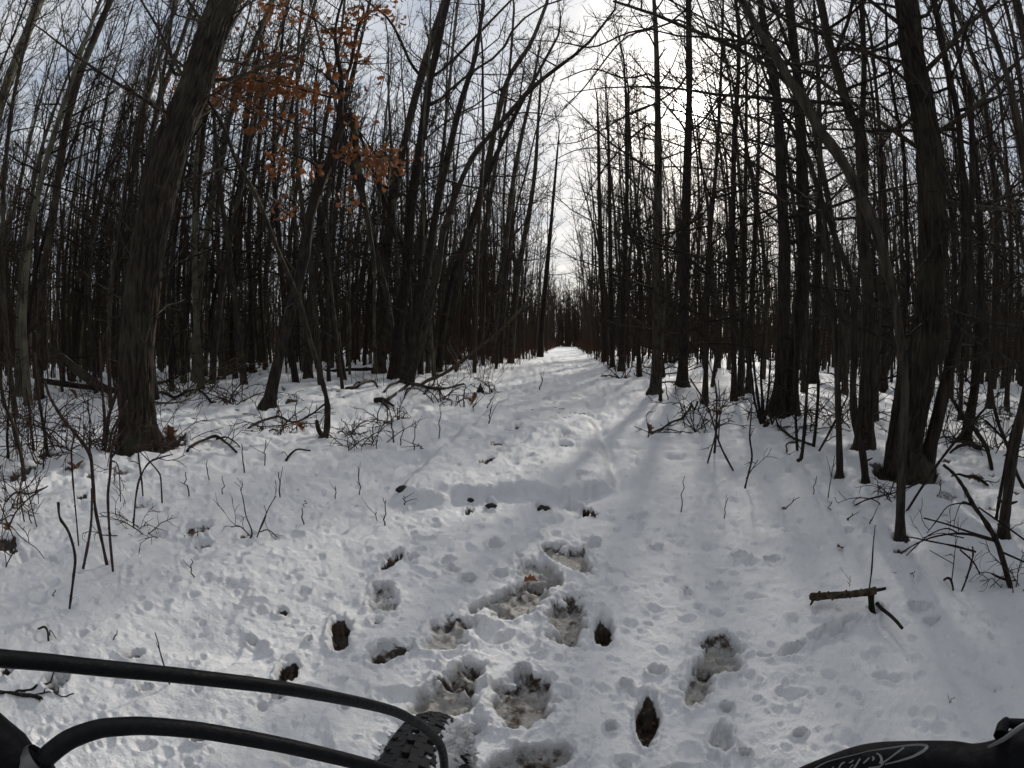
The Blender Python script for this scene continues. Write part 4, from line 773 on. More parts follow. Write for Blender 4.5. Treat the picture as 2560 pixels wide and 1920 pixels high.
all_feet = []
def build_tree(T, idx):
    rng = np.random.RandomState(100 + idx)
    foot = T['foot'].copy(); D = np.hypot(foot[0], foot[1])
    n = 26
    P, rad = trace(T['p'], foot, n, .02 if D > 4 else .01)
    d0 = P[0] - np.array([0, 0, .15]); P = np.vstack([d0, P]); rad = np.concatenate([[rad[0] * 1.05], rad])
    if not T.get('big'):
        hz = P[:, 2] - foot[2]; rad = rad * (1 + .32 * np.exp(-np.clip(hz, 0, None) / (2.2 * T['rf'] + .02)))
    snag = T.get('snag')
    hgt = P[-1][2]
    if not snag:
        top = max(T['top'], hgt + 2.5)
        P2 = curve3(P[-1], unit(unit(P[-1] - P[-3]) + np.array([0, 0, .8])), top - hgt, 10, rng, .5, .07)[1:]
        P = np.vstack([P, P2]); rad = np.concatenate([rad, np.linspace(rad[-1] * .93, .006, 9)])
    lean = T.get('n', 'bare_tree')
    root = thing(lean, foot, T['l'], T.get('c', 'tree'), T.get('g'))
    mat = MATS[T['m']]
    mb = MB()
    if T.get('big'): mb.raw(*ridged_trunk(P, rad, seed=idx))
    else:
        kk = np.arange(len(P)); rad = rad * (1 + .05 * np.sin(kk * 2.1 + idx) + .04 * rng.randn(len(P)))
        if D < 9 and T['rf'] > .03: mb.raw(*ridged_trunk(P, rad, 44, 130, idx, T['rf'] * 3.2, 11, .6))
        else: mb.tube(P, rad, 18 if D < 7 else 10)
        for _ in range(6 if D < 9 else 0):      # knots and branch stubs
            p, tg, r_ = interp(P, rad, rng.uniform(.08, .6)); a = rng.rand() * 6.28
            d = np.array([math.cos(a), math.sin(a), .5]); mb.tube([p, p + d * r_ * 1.3, p + d * (r_ * 1.5 + .02)], [r_ * .35, r_ * .25, r_ * .15], 5)
    if snag:
        mb.tube([P[-1], P[-1] + np.array([.02, 0, .12])], [rad[-1] * .8, .004], 5)
    link('trunk', mb.mesh('trunk', mat, foot), root)
    cb = MB()
    for br in T.get('br', []):
        bp, brr = trace(br, foot, 14, .0)
        bp = bp + np.outer(np.linspace(0, 1, 14), np.array([rng.uniform(-.15, .15), rng.uniform(-.5, .3), 0])) * np.linalg.norm(bp[-1] - bp[0]) * .3
        bp[0] = interp(P, rad, np.argmin(np.linalg.norm(P - bp[0], axis=1)) / (len(P) - 1) if True else 0)[0]
        cb.tube(bp, brr, 6)
        Lb = np.linalg.norm(bp[-1] - bp[0])
        if brr[0] < .08: grow(cb, rng, bp, brr, .25, 9, min(1.4, Lb * .5), 4, 3, .0030 + .00012 * D, style=1)
    if not snag:
        Lm = min(3.2, .23 * T['top']) * (.6 if T.get('young') else 1)
        grow(cb, rng, P, rad, T['t0'] * (1.0 if T.get('big') else .85), T['nb'] + 6, Lm, 6, 5, .0034 + .00016 * D)
        if D > 5: grow(cb, rng, P, rad, .16, 12, 1.2, 4, 2, .0030 + .00012 * D, t1=T['t0'])   # fine dead side twigs lower down
    if cb.t or cb.V: link('crown', cb.mesh('crown', M_FINE if D > 7 else mat, foot), root)
    if T.get('hang'):
        hb = MB(); hp, hr = trace(T['hang'], foot, 16)
        hp[:, 1] += np.linspace(0, -.35, 16); hb.tube(hp, hr, 9)
        for q in ((5, .1), (9, -.12)):
            hb.tube([hp[q[0]], hp[q[0]] + (q[1], 0, -.1), hp[q[0]] + (q[1] * 2.2, -.05, -.3)], [.008, .006, .003], 4)
        o = link('hanging_limb', hb.mesh('hanging_limb', M_LICH, foot), root); o['label'] = 'snapped lichen-patched limb hanging down'
    if T.get('oak'):
        CL = [(590,45,3),(660,15,5),(700,40,4),(720,8,3),(760,25,2),(830,90,5),(862,70,6),(878,105,5),(700,118,2),(640,163,5),(690,158,7),(716,148,6),(545,200,7),(592,210,8),(620,205,7),(655,215,7),(690,214,6),(733,208,6),(545,246,6),(430,212,4),(642,236,5),(720,236,5),(780,224,6),(803,236,5),(760,242,4),
              (640,300,5),(700,288,4),(762,292,4),(690,392,6),(702,412,6),(800,420,4),(716,530,4),(870,392,6),(893,380,6),(930,408,7),(960,412,7),(986,400,5),(942,432,5),(872,500,4),(980,16,4),(986,44,3),(900,30,5),(872,38,5),(895,214,3),(902,145,4),(842,180,4),(600,262,3),(830,260,3),(770,62,3),(880,300,4)]
        for (cx, cy, k) in CL:
            for _ in range(int(k * 1.15)):
                p = on_plane(cx + rng.randn() * 17, cy + rng.randn() * 14, foot, rng.uniform(-.5, .5))
                lf = link('leaf', LEAF_ME[int(rng.rand() < .3)], root, tuple(p - foot))
                s = rng.uniform(.12, .19); lf.scale = (s * rng.uniform(.8, 1.3), s, s)
                lf.rotation_euler = (rng.uniform(1.9, 4.2), rng.uniform(-.9, .9), rng.uniform(0, 6.28))
        lb = MB(); V0 = np.array([v.co[:] for v in LEAF_ME[0].vertices]); T0 = np.array([p_.vertices[:] for p_ in LEAF_ME[0].polygons])
        from mathutils import Euler
        for (cx, cy, k) in CL:
            for _ in range(int(k * 3)):
                p = on_plane(cx + rng.randn() * 26, cy + rng.randn() * 15, foot, rng.uniform(-.6, .6)); s = rng.uniform(.09, .16)
                M3 = np.array(Euler((rng.uniform(1.9, 4.2), rng.uniform(-.9, .9), rng.uniform(0, 6.28))).to_matrix())
                lb.raw((V0 * s) @ M3.T + p, (), T0)
        tag(link('foliage', lb.mesh('foliage', M_LEAF, foot, False), root), kind='stuff')
    all_feet.append((foot[0], foot[1]))
for i_, T in enumerate(TREES): build_tree(T, i_)

# ------------------------------------------------------------------ background trees: a few grown kinds, copied one by one
def proto(k):
    rng = np.random.RandomState(900 + k)
    Hh = rng.uniform(9.5, 14.5); r0 = rng.uniform(.045, .11)
    P = [np.array([0, 0, -.25])]; d = unit(np.array([rng.randn() * .06, rng.randn() * .06, 1]))
    for i in range(15):
        d = unit(d + .045 * rng.randn(3) + np.array([0, 0, .05])); P.append(P[-1] + d * Hh / 15)
    P = np.array(P); rad = r0 * (1 - np.linspace(0, .93, 16)) ** .75; rad[0] *= 1.25
    tb = MB(); tb.tube(P, rad, 8)
    cb = MB(); grow(cb, rng, P, rad, .24, 32, Hh * .2, 8, 6, .0056)
    grow(cb, rng, P, rad, .06, 12, 1.3, 4, 3, .005, t1=.3)
    mt = [M_BARK, M_DARK, M_BARK, M_PALE][k % 4]
    return tb.mesh('trunk', mt), cb.mesh('crown', M_FINE)
PROTO = [proto(k) for k in range(9)]
rng = np.random.RandomState(5)
placed = list(all_feet); spots = []
def clear(x, y, md):
    return all((x - a) ** 2 + (y - b_) ** 2 > md * md for a, b_ in placed)
tries = 0
while len(spots) < 246 and tries < 60000:
    tries += 1
    D = 8.0 + 26 * rng.rand() ** .7; az = R(rng.uniform(-72, 72)); x, y = D * math.sin(az), D * math.cos(az)
    o_ = path_off(x, y)
    if abs(o_) < 2.0 + .1 * vnoise(y, 0, 3) or D < (9.0 if o_ < 0 else 8.5): continue
    if o_ > 0 and rng.rand() < .45: continue
    if not clear(x, y, .75): continue
    placed.append((x, y)); spots.append((x, y, o_))
SECT = [(-999, 300, 'left of the massive trunk'), (300, 660, 'between the massive trunk and the leaning oak'), (660, 950, 'between the leaning oak and the path-side clump'), (950, 1130, 'behind the path-side clump'),
        (1130, 1440, 'between the path-side clump and the path'), (1440, 1640, 'between the path and its first straight grey tree'), (1640, 1840, 'around the trunk that hides the sun'),
        (1840, 2010, 'around the twin leaning trunks'), (2010, 2250, 'between the twin trunks and the great trunk'), (2250, 9999, 'right of the great flared trunk')]
def to_px(x, y):
    v = np.array([x, y, -CAM_H + .3]); f_ = v[1] * CP + v[2] * SP; u_ = -v[1] * SP + v[2] * CP
    th_ = math.degrees(math.atan2(math.hypot(v[0], u_), f_)); return 1280 + PPD * th_ * v[0] / math.hypot(v[0], u_)
spots.sort(key=lambda s: s[0] ** 2 + s[1] ** 2); rank = {}
ORD = ['nearest', 'second nearest', 'third nearest', 'fourth nearest', 'fifth nearest']
for i_, (x, y, o_) in enumerate(spots):
    k = rng.randint(9); tb, cb = PROTO[k]
    sx = to_px(x, y); sec = [s[2] for s in SECT if s[0] <= sx < s[1]][0]; rank[sec] = rank.get(sec, 0) + 1
    if rank[sec] <= 5: lab = '%s slim background tree %s' % (ORD[rank[sec] - 1], sec)
    else: lab = ('slender bare tree deep in the woods %s' if math.hypot(x, y) > 27 else 'slim bare mid-woods tree %s') % sec
    root = thing('bare_tree', (x, y, float(ground_low(x, y))), lab, 'tree', ('deep woods trees ' if math.hypot(x, y) > 27 else 'nearer woods trees ') + sec)
    root.rotation_euler = (rng.randn() * .035, rng.randn() * .035 - (.04 if o_ > 0 else -.04), rng.rand() * 6.28)
    s = rng.uniform(.95, 1.35); root.scale = (s * rng.uniform(.6, 1.0),) * 2 + (s,)
    link('trunk', tb, root); link('crown', cb, root)

# ------------------------------------------------------------------ far woods: one mass (all round, the path's clearing kept open)
def scatter(rng, n, d0, d1, pw, az0, az1, clr, ymax):
    out = []
    while len(out) < n:
        D = d0 + (d1 - d0) * rng.rand(n) ** pw; az = np.radians(rng.uniform(az0, az1, n)); x, y = D * np.sin(az), D * np.cos(az)
        ok = ~((np.abs(path_off(x, y)) < clr) & (y < ymax)); out += list(np.stack([x, y], -1)[ok])
    return np.array(out[:n])
def low_trees(mb, rng, XY, hmin, hmax, nb, nt, th, thin=1.0):
    m = len(XY); D = np.hypot(XY[:, 0], XY[:, 1]); Hh = rng.uniform(hmin, hmax, m); r0 = rng.uniform(.05, .13, m) * thin
    p0 = np.stack([XY[:, 0], XY[:, 1], ground_low(XY[:, 0], XY[:, 1]) - .1], -1)
    P = curves(p0, np.stack([rng.randn(m) * .05, rng.randn(m) * .05, np.ones(m)], -1), Hh, 6, rng, .1, .04)
    mb.tubes(P, r0[:, None] * np.array([1.1, .95, .8, .6, .38, .1])[None], 5)
    own = np.repeat(np.arange(m), nb); k = len(own); t = .2 + .78 * ((np.tile(np.arange(nb), m) + rng.rand(k)) / nb)
    q, tg = along(P, t, own); az = rng.rand(k) * 6.28; el = np.radians(15 + 45 * t)
    Ln = Hh[own] * .21 * (1.15 - .8 * t) * rng.uniform(.6, 1.2, k)
    B = curves(q, np.stack([np.cos(az) * np.cos(el), np.sin(az) * np.cos(el), np.sin(el)], -1), Ln, 3, rng, .3, .15)
    tr = th + .00022 * D[own]; mb.tubes(B, tr[:, None] * np.array([1.3, 1., .5])[None], 3)
    o2 = np.repeat(np.arange(k), nt); j = len(o2)
    q2, tg2 = along(B, .25 + .74 * rng.rand(j), o2)
    W = curves(q2, unitv(tg2 + unitv(rng.randn(j, 3)) * .9), Ln[o2] * rng.uniform(.25, .6, j), 2, rng, 0, .1)
    mb.tubes(W, tr[o2][:, None] * np.array([.6, .4])[None], 3)
mb = MB(); rng = np.random.RandomState(77)
low_trees(mb, rng, scatter(rng, 800, 24, 112, .8, -74, 74, 1.7, 80), 10, 17, 14, 3, .009)
_xy = scatter(rng, 600, 13.5, 46, .8, -72, 72, 2.3, 999); _az = np.degrees(np.arctan2(_xy[:, 0], _xy[:, 1])); _xy = _xy[(_az < 4) | (_az > 46) | (rng.rand(600) < .35)]
low_trees(mb, rng, _xy, 11, 18, 13, 3, .0068, .5)
xe = np.stack([-0.45 + .121 * 92 + rng.randn(130) * 4.5, rng.uniform(78, 112, 130)], -1); low_trees(mb, rng, xe, 7, 13, 15, 5, .012)
low_trees(mb, rng, scatter(rng, 520, 4, 34, .7, 76, 284, 1.5, 99), 10, 15, 12, 1, .028)  # unseen trees behind the camera, twigs thickened to block sky light
XY = scatter(rng, 4200, 20, 125, .7, -76, 76, 1.7, 76); m = len(XY); D = np.hypot(XY[:, 0], XY[:, 1])   # slim poles that close the view between the trunks
Hh = rng.uniform(3, 9, m); P = curves(np.stack([XY[:, 0], XY[:, 1], ground_low(XY[:, 0], XY[:, 1]) - .1], -1), np.stack([rng.randn(m) * .06, rng.randn(m) * .06, np.ones(m)], -1), Hh, 4, rng, .1, .05)
mb.tubes(P, (rng.uniform(.02, .07, m) + .0003 * D)[:, None] * np.array([1, .8, .55, .15])[None], 3)
o2 = np.repeat(np.arange(m), 2); k = len(o2); q, tg = along(P, rng.uniform(.2, .98, k), o2)
mb.tubes(curves(q, np.stack([rng.randn(k), rng.randn(k), np.full(k, .6)], -1), Hh[o2] * rng.uniform(.08, .22, k), 2, rng, 0, .1), (.006 + .0002 * D[o2])[:, None] * np.array([1, .5])[None], 3)
XY = scatter(rng, 7000, 17, 125, .62, -76, 76, 1.75, 76); m = len(XY); D = np.hypot(XY[:, 0], XY[:, 1])     # bare slim stems deep in the woods
Hh = rng.uniform(4, 12, m); P = curves(np.stack([XY[:, 0], XY[:, 1], ground_low(XY[:, 0], XY[:, 1]) - .1], -1), np.stack([rng.randn(m) * .07, rng.randn(m) * .07, np.ones(m)], -1), Hh, 4, rng, .1, .05)
mb.tubes(P, (rng.uniform(.012, .05, m) + .0004 * D)[:, None] * np.array([1, .8, .6, .15])[None], 3)
o = link('distant_woods', mb.mesh('distant_woods', M_FAR)); tag(o, 'mass of bare trees filling the far woods behind all trunks', 'woods', kind='stuff')

# brown brush along the path verges and under the trees: one mass
mb = MB(); rng = np.random.RandomState(31); n1, n2 = 1500, 2200
yv = 9 + 80 * rng.rand(n1) ** .8; sg = np.where(rng.rand(n1) < .62, -1, 1); ov = sg * (1.55 + np.abs(rng.randn(n1)) * np.where(sg < 0, 1.9, 1.1)) + .35 * vnoise(yv * .5, sg * 3., 9)
ok = ~((sg > 0) & (yv < 14)); XY = np.concatenate([np.stack([-0.45 + .121 * yv + ov, yv], -1)[ok], scatter(rng, n2, 12, 60, .8, -70, 70, 1.8, 999)])
m = len(XY); D = np.hypot(XY[:, 0], XY[:, 1]); hh = rng.uniform(.3, 1.3, m) * np.where(rng.rand(m) < .2, 1.8, 1); th_ = .0020 + .00020 * D
P = curves(np.stack([XY[:, 0], XY[:, 1], ground_low(XY[:, 0], XY[:, 1]) - .05], -1), np.stack([rng.randn(m) * .35, rng.randn(m) * .35, np.ones(m)], -1), hh, 4, rng, 0, .15)
mb.tubes(P, th_[:, None] * np.array([1.5, 1.2, 1., .5])[None], 3)
o2 = np.repeat(np.arange(m), 2); k = len(o2); q, tg = along(P, rng.uniform(.3, .98, k), o2)
mb.tubes(curves(q, unitv(tg + unitv(rng.randn(k, 3)) * .9), hh[o2] * rng.uniform(.15, .45, k), 3, rng, 0, .2), th_[o2][:, None] * np.array([1, .8, .5])[None], 3)
o = link('undergrowth', mb.mesh('undergrowth', M_REDBR)); tag(o, 'brown knee-high brush lining the path and woods floor', 'brush', kind='stuff')

# ------------------------------------------------------------------ stems, fallen branches, logs, stalks
def build_stem(i, name, label, cat, m, mode, lines, tw):
    rng = np.random.RandomState(400 + i)
    foot = gnd(*lines[0][0][:2]); D = np.hypot(foot[0], foot[1])
    zf = surf_z(foot[0], foot[1]); foot[2] = zf
    mat = MATS[m]; bodies = []
    root = None
    for k, ln in enumerate(lines):
        if mode == LIE:
            C = catmull(ln, max(10, 3 * len(ln))); P = []; rad = []
            for q, (x, y, w) in enumerate(C):
                g = gnd(x, y)
                if np.hypot(g[0], g[1]) > D * 1.35 or y < 930 and D < 12 and 'pole' in label:
                    g = on_plane(x, y, foot, .25 * q / len(C)); rr_ = R(w / PPD) * np.linalg.norm(g - EYE) / 2
                else:
                    rr_ = R(w / PPD) * np.linalg.norm(g - EYE) / 2
                    g = g.copy(); g[2] = surf_z(g[0], g[1]) + rr_ * .7
                P.append(g); rad.append(rr_)
            P, rad = np.array(P), np.array(rad)
            if len(P) > 4: P[1:-1, 2] = (P[:-2, 2] + 2 * P[1:-1, 2] + P[2:, 2]) / 4
            P[:, 2] += .03 * np.sin(np.linspace(0, 3.1, len(P))) * (D > 2)
        else:
            f2 = foot
            own = k and lines[k][0][1] > lines[0][0][1] - 90 and cat in ('bramble cane', 'sapling', 'shrub') and ln[0][1] > ln[-1][1]
            if own:
                f2 = gnd(*ln[0][:2]); f2[2] = surf_z(f2[0], f2[1])
                if abs(np.hypot(f2[0], f2[1]) - D) > .5 * D: f2 = foot
            P, rad = trace(ln, f2, max(10, 3 * len(ln)))
            if k == 0 or own: P = np.vstack([P[0] - (0, 0, .12), P]); rad = np.concatenate([rad[:1], rad])
            elif k and not own:
                P = P + np.outer(np.linspace(0, 1, len(P)), (rng.randn() * .05, rng.randn() * .1, 0))
        if len(P) > 12 and rad.max() > .004: rad = rad * (1 + .10 * rng.randn(len(P)))
        bodies.append((P, rad))
    root = thing(name, foot, label, cat)
    pn = 'cane' if cat == 'bramble cane' else ('branch' if mode == LIE else 'stem')
    for k, (P, rad) in enumerate(bodies):
        mb = MB()
        rad = np.maximum(rad, .0012)
        mb.tube(P, rad, 8 if rad.max() > .012 else 5)
        if m == 'R' or 'thorn' in label:
            for _ in range(14):
                p, tg, r_ = interp(P, rad, rng.rand() * .98); d = unit(rng.randn(3)); mb.tube([p, p + d * (r_ + .008)], [r_ * .5, .0004], 3)
        link(pn, mb.mesh(pn, mat, foot), root)
    tb = MB()
    for w in range(tw):
        P, rad = bodies[rng.randint(len(bodies))]
        if len(P) < 4: continue
        q, tg, r_ = interp(P, rad, rng.uniform(.25, .97)); Ln = D * rng.uniform(.025, .075)
        d = unit(tg * .6 + unit(rng.randn(3)) * .9 + np.array([0, 0, .25]))
        S_ = curve3(q, d, Ln, 5, rng, 0, .25); tm = max(.0010, .00062 * D)
        tb.tube(S_, np.linspace(min(max(r_ * .5, tm * 1.3), .006), tm, 5), 4)
        for _ in range(2):
            q2, tg2, _r = interp(S_, np.ones(5), rng.uniform(.3, .95)); tb.tube(curve3(q2, unit(tg2 + unit(rng.randn(3)) * .8), Ln * .45, 3, rng, 0, .2), [tm, tm, tm * .7], 3)
    if tw and tb.t: tag(link('twigs', tb.mesh('twigs', mat, foot), root), kind='stuff')
    return root
for i_, S in enumerate(STEMS):
    rt = build_stem(i_, *S)
    if 'red-brown leaf tuft' in S[1]:
        rng = np.random.RandomState(8)
        f = np.array(rt.location); 
        for _ in range(9):
            p = on_plane(1794 + rng.randn() * 9, 1030 + rng.randn() * 8, f)
            lf = link('leaf', LEAF_ME[1], rt, tuple(p - f)); s = rng.uniform(.05, .08); lf.scale = (s, s, s); lf.rotation_euler = (rng.uniform(2, 4), rng.uniform(-1, 1), rng.rand() * 6)

for i_, (m, pts, cap, label) in enumerate(LOGS):
    foot = gnd(*pts[-1][:2]) if i_ < 2 else gnd(pts[1][0], pts[1][1] + 6)
    rng = np.random.RandomState(60 + i_)
    P, rad = trace(pts, foot, 14)
    rad = rad * (1 + .06 * rng.randn(14))
    P[:, :2] += np.outer(np.linspace(-.5, .5, 14), np.array([foot[0], foot[1]]) / np.hypot(foot[0], foot[1])) * .3
    root = thing('fallen_log', foot, label, 'log')
    mb = MB(); mb.tube(P, rad, 10); link('wood', mb.mesh('wood', MATS[m], foot), root)
    sb = MB(); n = 30; t_ = np.linspace(.02, .98, n)
    C = np.stack([np.interp(t_, np.linspace(0, 1, 14), P[:, k]) for k in range(3)], -1); rr_ = np.interp(t_, np.linspace(0, 1, 14), rad)
    hgt = np.clip(rr_ * .55 * (cap + .9 * fbm(t_ * 7, t_ * 0 + i_, 3, 5)), .002, None)
    C[:, 2] += rr_ * .72
    sb.tube(C, hgt, 7); link('snow_cap', sb.mesh('snow_cap', M_SNOWCAP, foot), root)

for i_, (bx, by, tx, ty, w) in enumerate(STALKS):
    rng = np.random.RandomState(i_)
    foot = gnd(bx, by); foot[2] = surf_z(foot[0], foot[1]); D = np.hypot(foot[0], foot[1])
    P = np.array([on_plane(bx + (tx - bx) * u, by + (ty - by) * u, foot) for u in np.linspace(0, 1, 7)])
    P[1:-1] += rng.randn(5, 3) * .004 * D * .5; P[0, 2] -= .06
    r_ = R(w / PPD) * D / 2
    mb = MB(); mb.tube(P, np.linspace(r_ * 1.1, r_ * .6, 7), 5)
    for _ in range(rng.randint(0, 3)):
        q, tg, _r = interp(P, np.ones(7), rng.uniform(.3, .9)); mb.tube(curve3(q, unit(tg + unit(rng.randn(3)) * .6), .05 * D * rng.rand() + .01, 3, rng), [r_ * .6, r_ * .5, r_ * .3], 3)
    side = 'left of' if path_off(foot[0], foot[1]) < 0 else 'right of'
    nearf = D < 3.2
    o = link('twig_stalk', mb.mesh('twig_stalk', M_TWIG, foot), None, foot)
    tag(o, ('short dry twig sticking up through the near snow %s the path' if nearf else 'thin dry stalk standing in the mid-distance snow %s the path') % side, 'twig', ('near snow twigs %s the path' if nearf else 'mid-distance stalks %s the path') % side)

# fine tangled shrubs: (x, y of the foot, height px, spread, stems, material, label)
SHRUBS = [(30,1150,260,1.0,26,'R','dense thorny shrub at the photo\'s left edge beside the cane cluster'),(150,1120,230,1.1,22,'R','thin-stemmed shrub between the left cane cluster and the massive trunk'),(255,1140,200,.9,20,'R','brushy shrub against the massive trunk\'s left root'),
 (400,1110,190,1.2,20,'R','wiry vine shrub sprawling right of the massive trunk\'s foot'),(480,985,170,1.3,24,'W','tangled tan vine shrub behind the massive trunk\'s right side'),(590,1010,150,1.3,18,'R','wiry low shrub between the massive trunk and the leaning oak'),
 (40,1270,170,1.2,20,'R','low twiggy shrub at the left edge with dead leaves under it'),(360,1330,120,1.2,12,'R','sparse cane shrub on the near left snow below the massive trunk'),(700,1075,110,1.4,16,'T','wispy shrub between the leaning oak and the lichen-spotted sapling'),
 (900,1120,110,1.3,14,'T','curly fine-twigged weed shrub left of the boardwalk'),(985,1060,90,1.5,16,'R','fine brush under the fallen pole\'s middle'),(1100,1000,90,1.5,16,'R','brown brush around the foot of the path-side clump'),(870,1085,80,1.4,12,'T','curly weed tuft left of the dark fallen stub'),
 (1215,985,70,1.0,10,'T','thin weed tuft right beside the small stump'),(1760,1075,120,1.2,14,'T','wiry shrub at the foot of the slender tree right of the path'),(1930,1050,150,1.1,16,'T','brushy shrub between the twin dark trunks'),(2060,1075,150,1.2,16,'T','thin brush below the shaded trunk near the fork'),
 (2120,1050,160,1.2,16,'T','tall brush just left of the forked tree'),(2380,1100,170,1.3,22,'T','tangled brush between the great trunk and the leaning dark trunk'),(2480,1130,210,1.2,22,'T','dark brush behind the right-edge grey stem'),(2230,1250,110,1.2,10,'T','small twig spray left of the arching young tree'),(2550,1480,150,1.2,12,'T','twiggy shrub cut by the photo\'s right edge'),
 (1560,945,60,1.6,14,'R','brown weeds on the path\'s right verge before the crooked tree')]
for i_, (px, py, hp, spd, ns, m, label) in enumerate(SHRUBS):
    rng = np.random.RandomState(700 + i_); f = gnd(px, py); D = np.linalg.norm(f - EYE); h = R(hp / PPD) * D
    f[2] = surf_z(f[0], f[1]); tm = max(.0012, .00072 * D)
    P0 = f + np.stack([rng.randn(ns) * h * .22, rng.randn(ns) * h * .18, np.full(ns, -.05)], -1)
    S_ = curves(P0, np.stack([rng.randn(ns) * .55 * spd, rng.randn(ns) * .5 * spd, np.ones(ns)], -1), h * rng.uniform(.6, 1.35, ns), 9, rng, -1.1, .16)
    root = thing('shrub', f, label, 'shrub')
    mb = MB(); mb.tubes(S_, taper(tm * rng.uniform(1.2, 2.2, ns), np.full(ns, tm * .7), 9), 4); tag(link('stems', mb.mesh('stems', MATS[m], f), root), kind='stuff')
    o2 = np.repeat(np.arange(ns), 7); k = len(o2); q, tg = along(S_, rng.uniform(.2, .98, k), o2)
    T_ = curves(q, unitv(tg + unitv(rng.randn(k, 3)) * .9), h * rng.uniform(.08, .32, k), 5, rng, -.3, .28)
    mb = MB(); mb.tubes(T_, np.tile(np.linspace(tm, tm * .6, 5), (k, 1)), 3); tag(link('twigs', mb.mesh('twigs', MATS[m], f), root), kind='stuff')

# fallen leaves lying on the snow and in the prints
FL = [(427,1104,42,1,'large dead oak leaf curled against the massive trunk\'s root'),(180,1165,55,1,'red-brown dead leaf on snow under the left brambles'),(193,990,30,0,'orange dead leaf hanging low before the sloping log'),
 (708,1690,55,0,'orange dead leaf pressed in the muddy footprint left of the cables\' bend'),(984,1408,45,0,'yellow-brown leaf in the narrow slit footprint'),(1305,1458,40,0,'yellow-brown leaf bits at the top of the long icy footprint'),
 (1620,1790,55,1,'brown leaf in the dark footprint right of centre foreground'),(1175,1050,0,0,''),(1385,1905,60,0,'tan leaf fragment in the muddy print at the photo\'s bottom'),(2370,1125,0,0,''),(760,1082,34,0,'small orange leaf on snow by the lichen-spotted sapling'),
 (1625,1086,34,1,'shrivelled leaf caught on the right verge\'s dead branch'),(1960,1276,18,1,'tiny dark leaf scrap on the right-hand snow'),(490,1355,30,1,'brown leaf scrap in the bare patch left of the fan shrub'),(2105,1378,24,1,'brown leaf scrap on snow left of the arching young tree\'s foot'),(15,1330,34,0,'tan dead leaves clump at the photo\'s left edge')]
for (px, py, w, k, label) in FL:
    if not w: continue
    rng = np.random.RandomState(px); g = gnd(px, py); s = R(w / PPD) * np.linalg.norm(g - EYE)
    g[2] = surf_z(g[0], g[1]) + .004 + .15 * s * (w > 50 and py < 1200)
    o = link('fallen_leaf', LEAF_ME[k], None, tuple(g)); o.scale = (s * 1.2, s, s); o.rotation_euler = (rng.uniform(-.3, .3) + (1.0 if py < 1110 else .15), rng.uniform(-.3, .3), rng.rand() * 6.28)
    tag(o, label, 'leaf')
# ------------------------------------------------------------------ stump bits by the path, broken stub with limb, evergreen sprigs
f = gnd(1201, 986); rng = np.random.RandomState(2)
st = thing('stump', f, 'small splintered dark stump at the path\'s left verge', 'stump')
mb = MB(); h0 = .13
for k in range(5):
    a = k * 1.25; p = np.array([math.cos(a), math.sin(a), 0]) * .035
    mb.tube([p + (0, 0, -.1), p * .9 + (0, 0, h0 * .5), p * .8 + (.01 * k, 0, h0 * (.8 + .25 * k % 1 + .3))], [.05, .04, .006], 6)
link('wood', mb.mesh('wood', M_DARK), st)
f = gnd(1183, 1024); pl = thing('dead_weed', f, 'dead weed holding a clump of brown leaves and snow, by the stump', 'weed')
mb = MB(); top = on_plane(1180, 1000, f) - f
mb.tube([(0, 0, -.06), top * .5 + (.01, 0, 0), top], [.007, .006, .005], 5); link('stem', mb.mesh('stem', M_TWIG), pl)
for k in range(6):
    lf = link('leaf', LEAF_ME[k % 2], pl, tuple(top + rng.randn(3) * .04)); s = .11; lf.scale = (s, s, s); lf.rotation_euler = (rng.uniform(1, 3), rng.uniform(-1, 1), rng.rand() * 6)
sb = MB(); q = np.array([top + (x, 0, .05) for x in np.linspace(-.1, .07, 8)]); sb.tube(q, .03 * np.sin(np.linspace(.2, 2.9, 8)), 7); link('snow_cap', sb.mesh('snow_cap', M_SNOWCAP), pl)

f = gnd(2184, 1535); f[2] = surf_z(f[0], f[1])
stub = thing('broken_stub', f, 'broken sapling stub with thick sawn-off limb pointing left over snow', 'stub')
def q3(x, y, dd=0.0): return on_plane(x, y, f, dd)
mb = MB(); mb.tube(np.array([q3(2182, 1550), q3(2180, 1530), q3(2178, 1508), q3(2178, 1490), q3(2172, 1478)]) - f, np.array([19, 17, 14, 16, 15]) * R(1 / PPD) * np.linalg.norm(f - EYE) / 2, 12)
link('post', mb.mesh('post', M_DARK), stub)
kk = R(1 / PPD) * np.linalg.norm(f - EYE) / 2
mb = MB(); LP = catmull([(2190, 1476, 18), (2165, 1481, 17), (2130, 1485, 16), (2095, 1488, 17), (2060, 1490, 17), (2042, 1492, 19), (2027, 1491, 17)], 30)
PP = np.array([q3(x, y, -.10 * i / 30) for i, (x, y, w) in enumerate(LP)]) - f
ra = LP[:, 2] * kk * (1 + .05 * np.sin(np.arange(30) * 1.7)); mb.tube(PP, ra, 14)
for i_, s_ in ((7, 1), (12, 1), (18, 1), (23, 1), (10, -1), (16, -1)):
    u_ = np.array([0, 0, s_ * 1.0]); mb.tube([PP[i_] + u_ * ra[i_] * .6, PP[i_] + u_ * ra[i_] * 1.35], [ra[i_] * .45, ra[i_] * .25], 7)
mb.tube([PP[-3], PP[-3] + (.002, 0, -ra[-1] * 1.6), PP[-3] + (-.004, 0, -ra[-1] * 2.6)], [ra[-1] * .6, ra[-1] * .4, ra[-1] * .25], 7)
mb.tube([PP[-1], PP[-1] + (-.012, 0, .006)], [ra[-1] * .45, .001], 5)
link('limb', mb.mesh('limb', M_DEADW), stub)
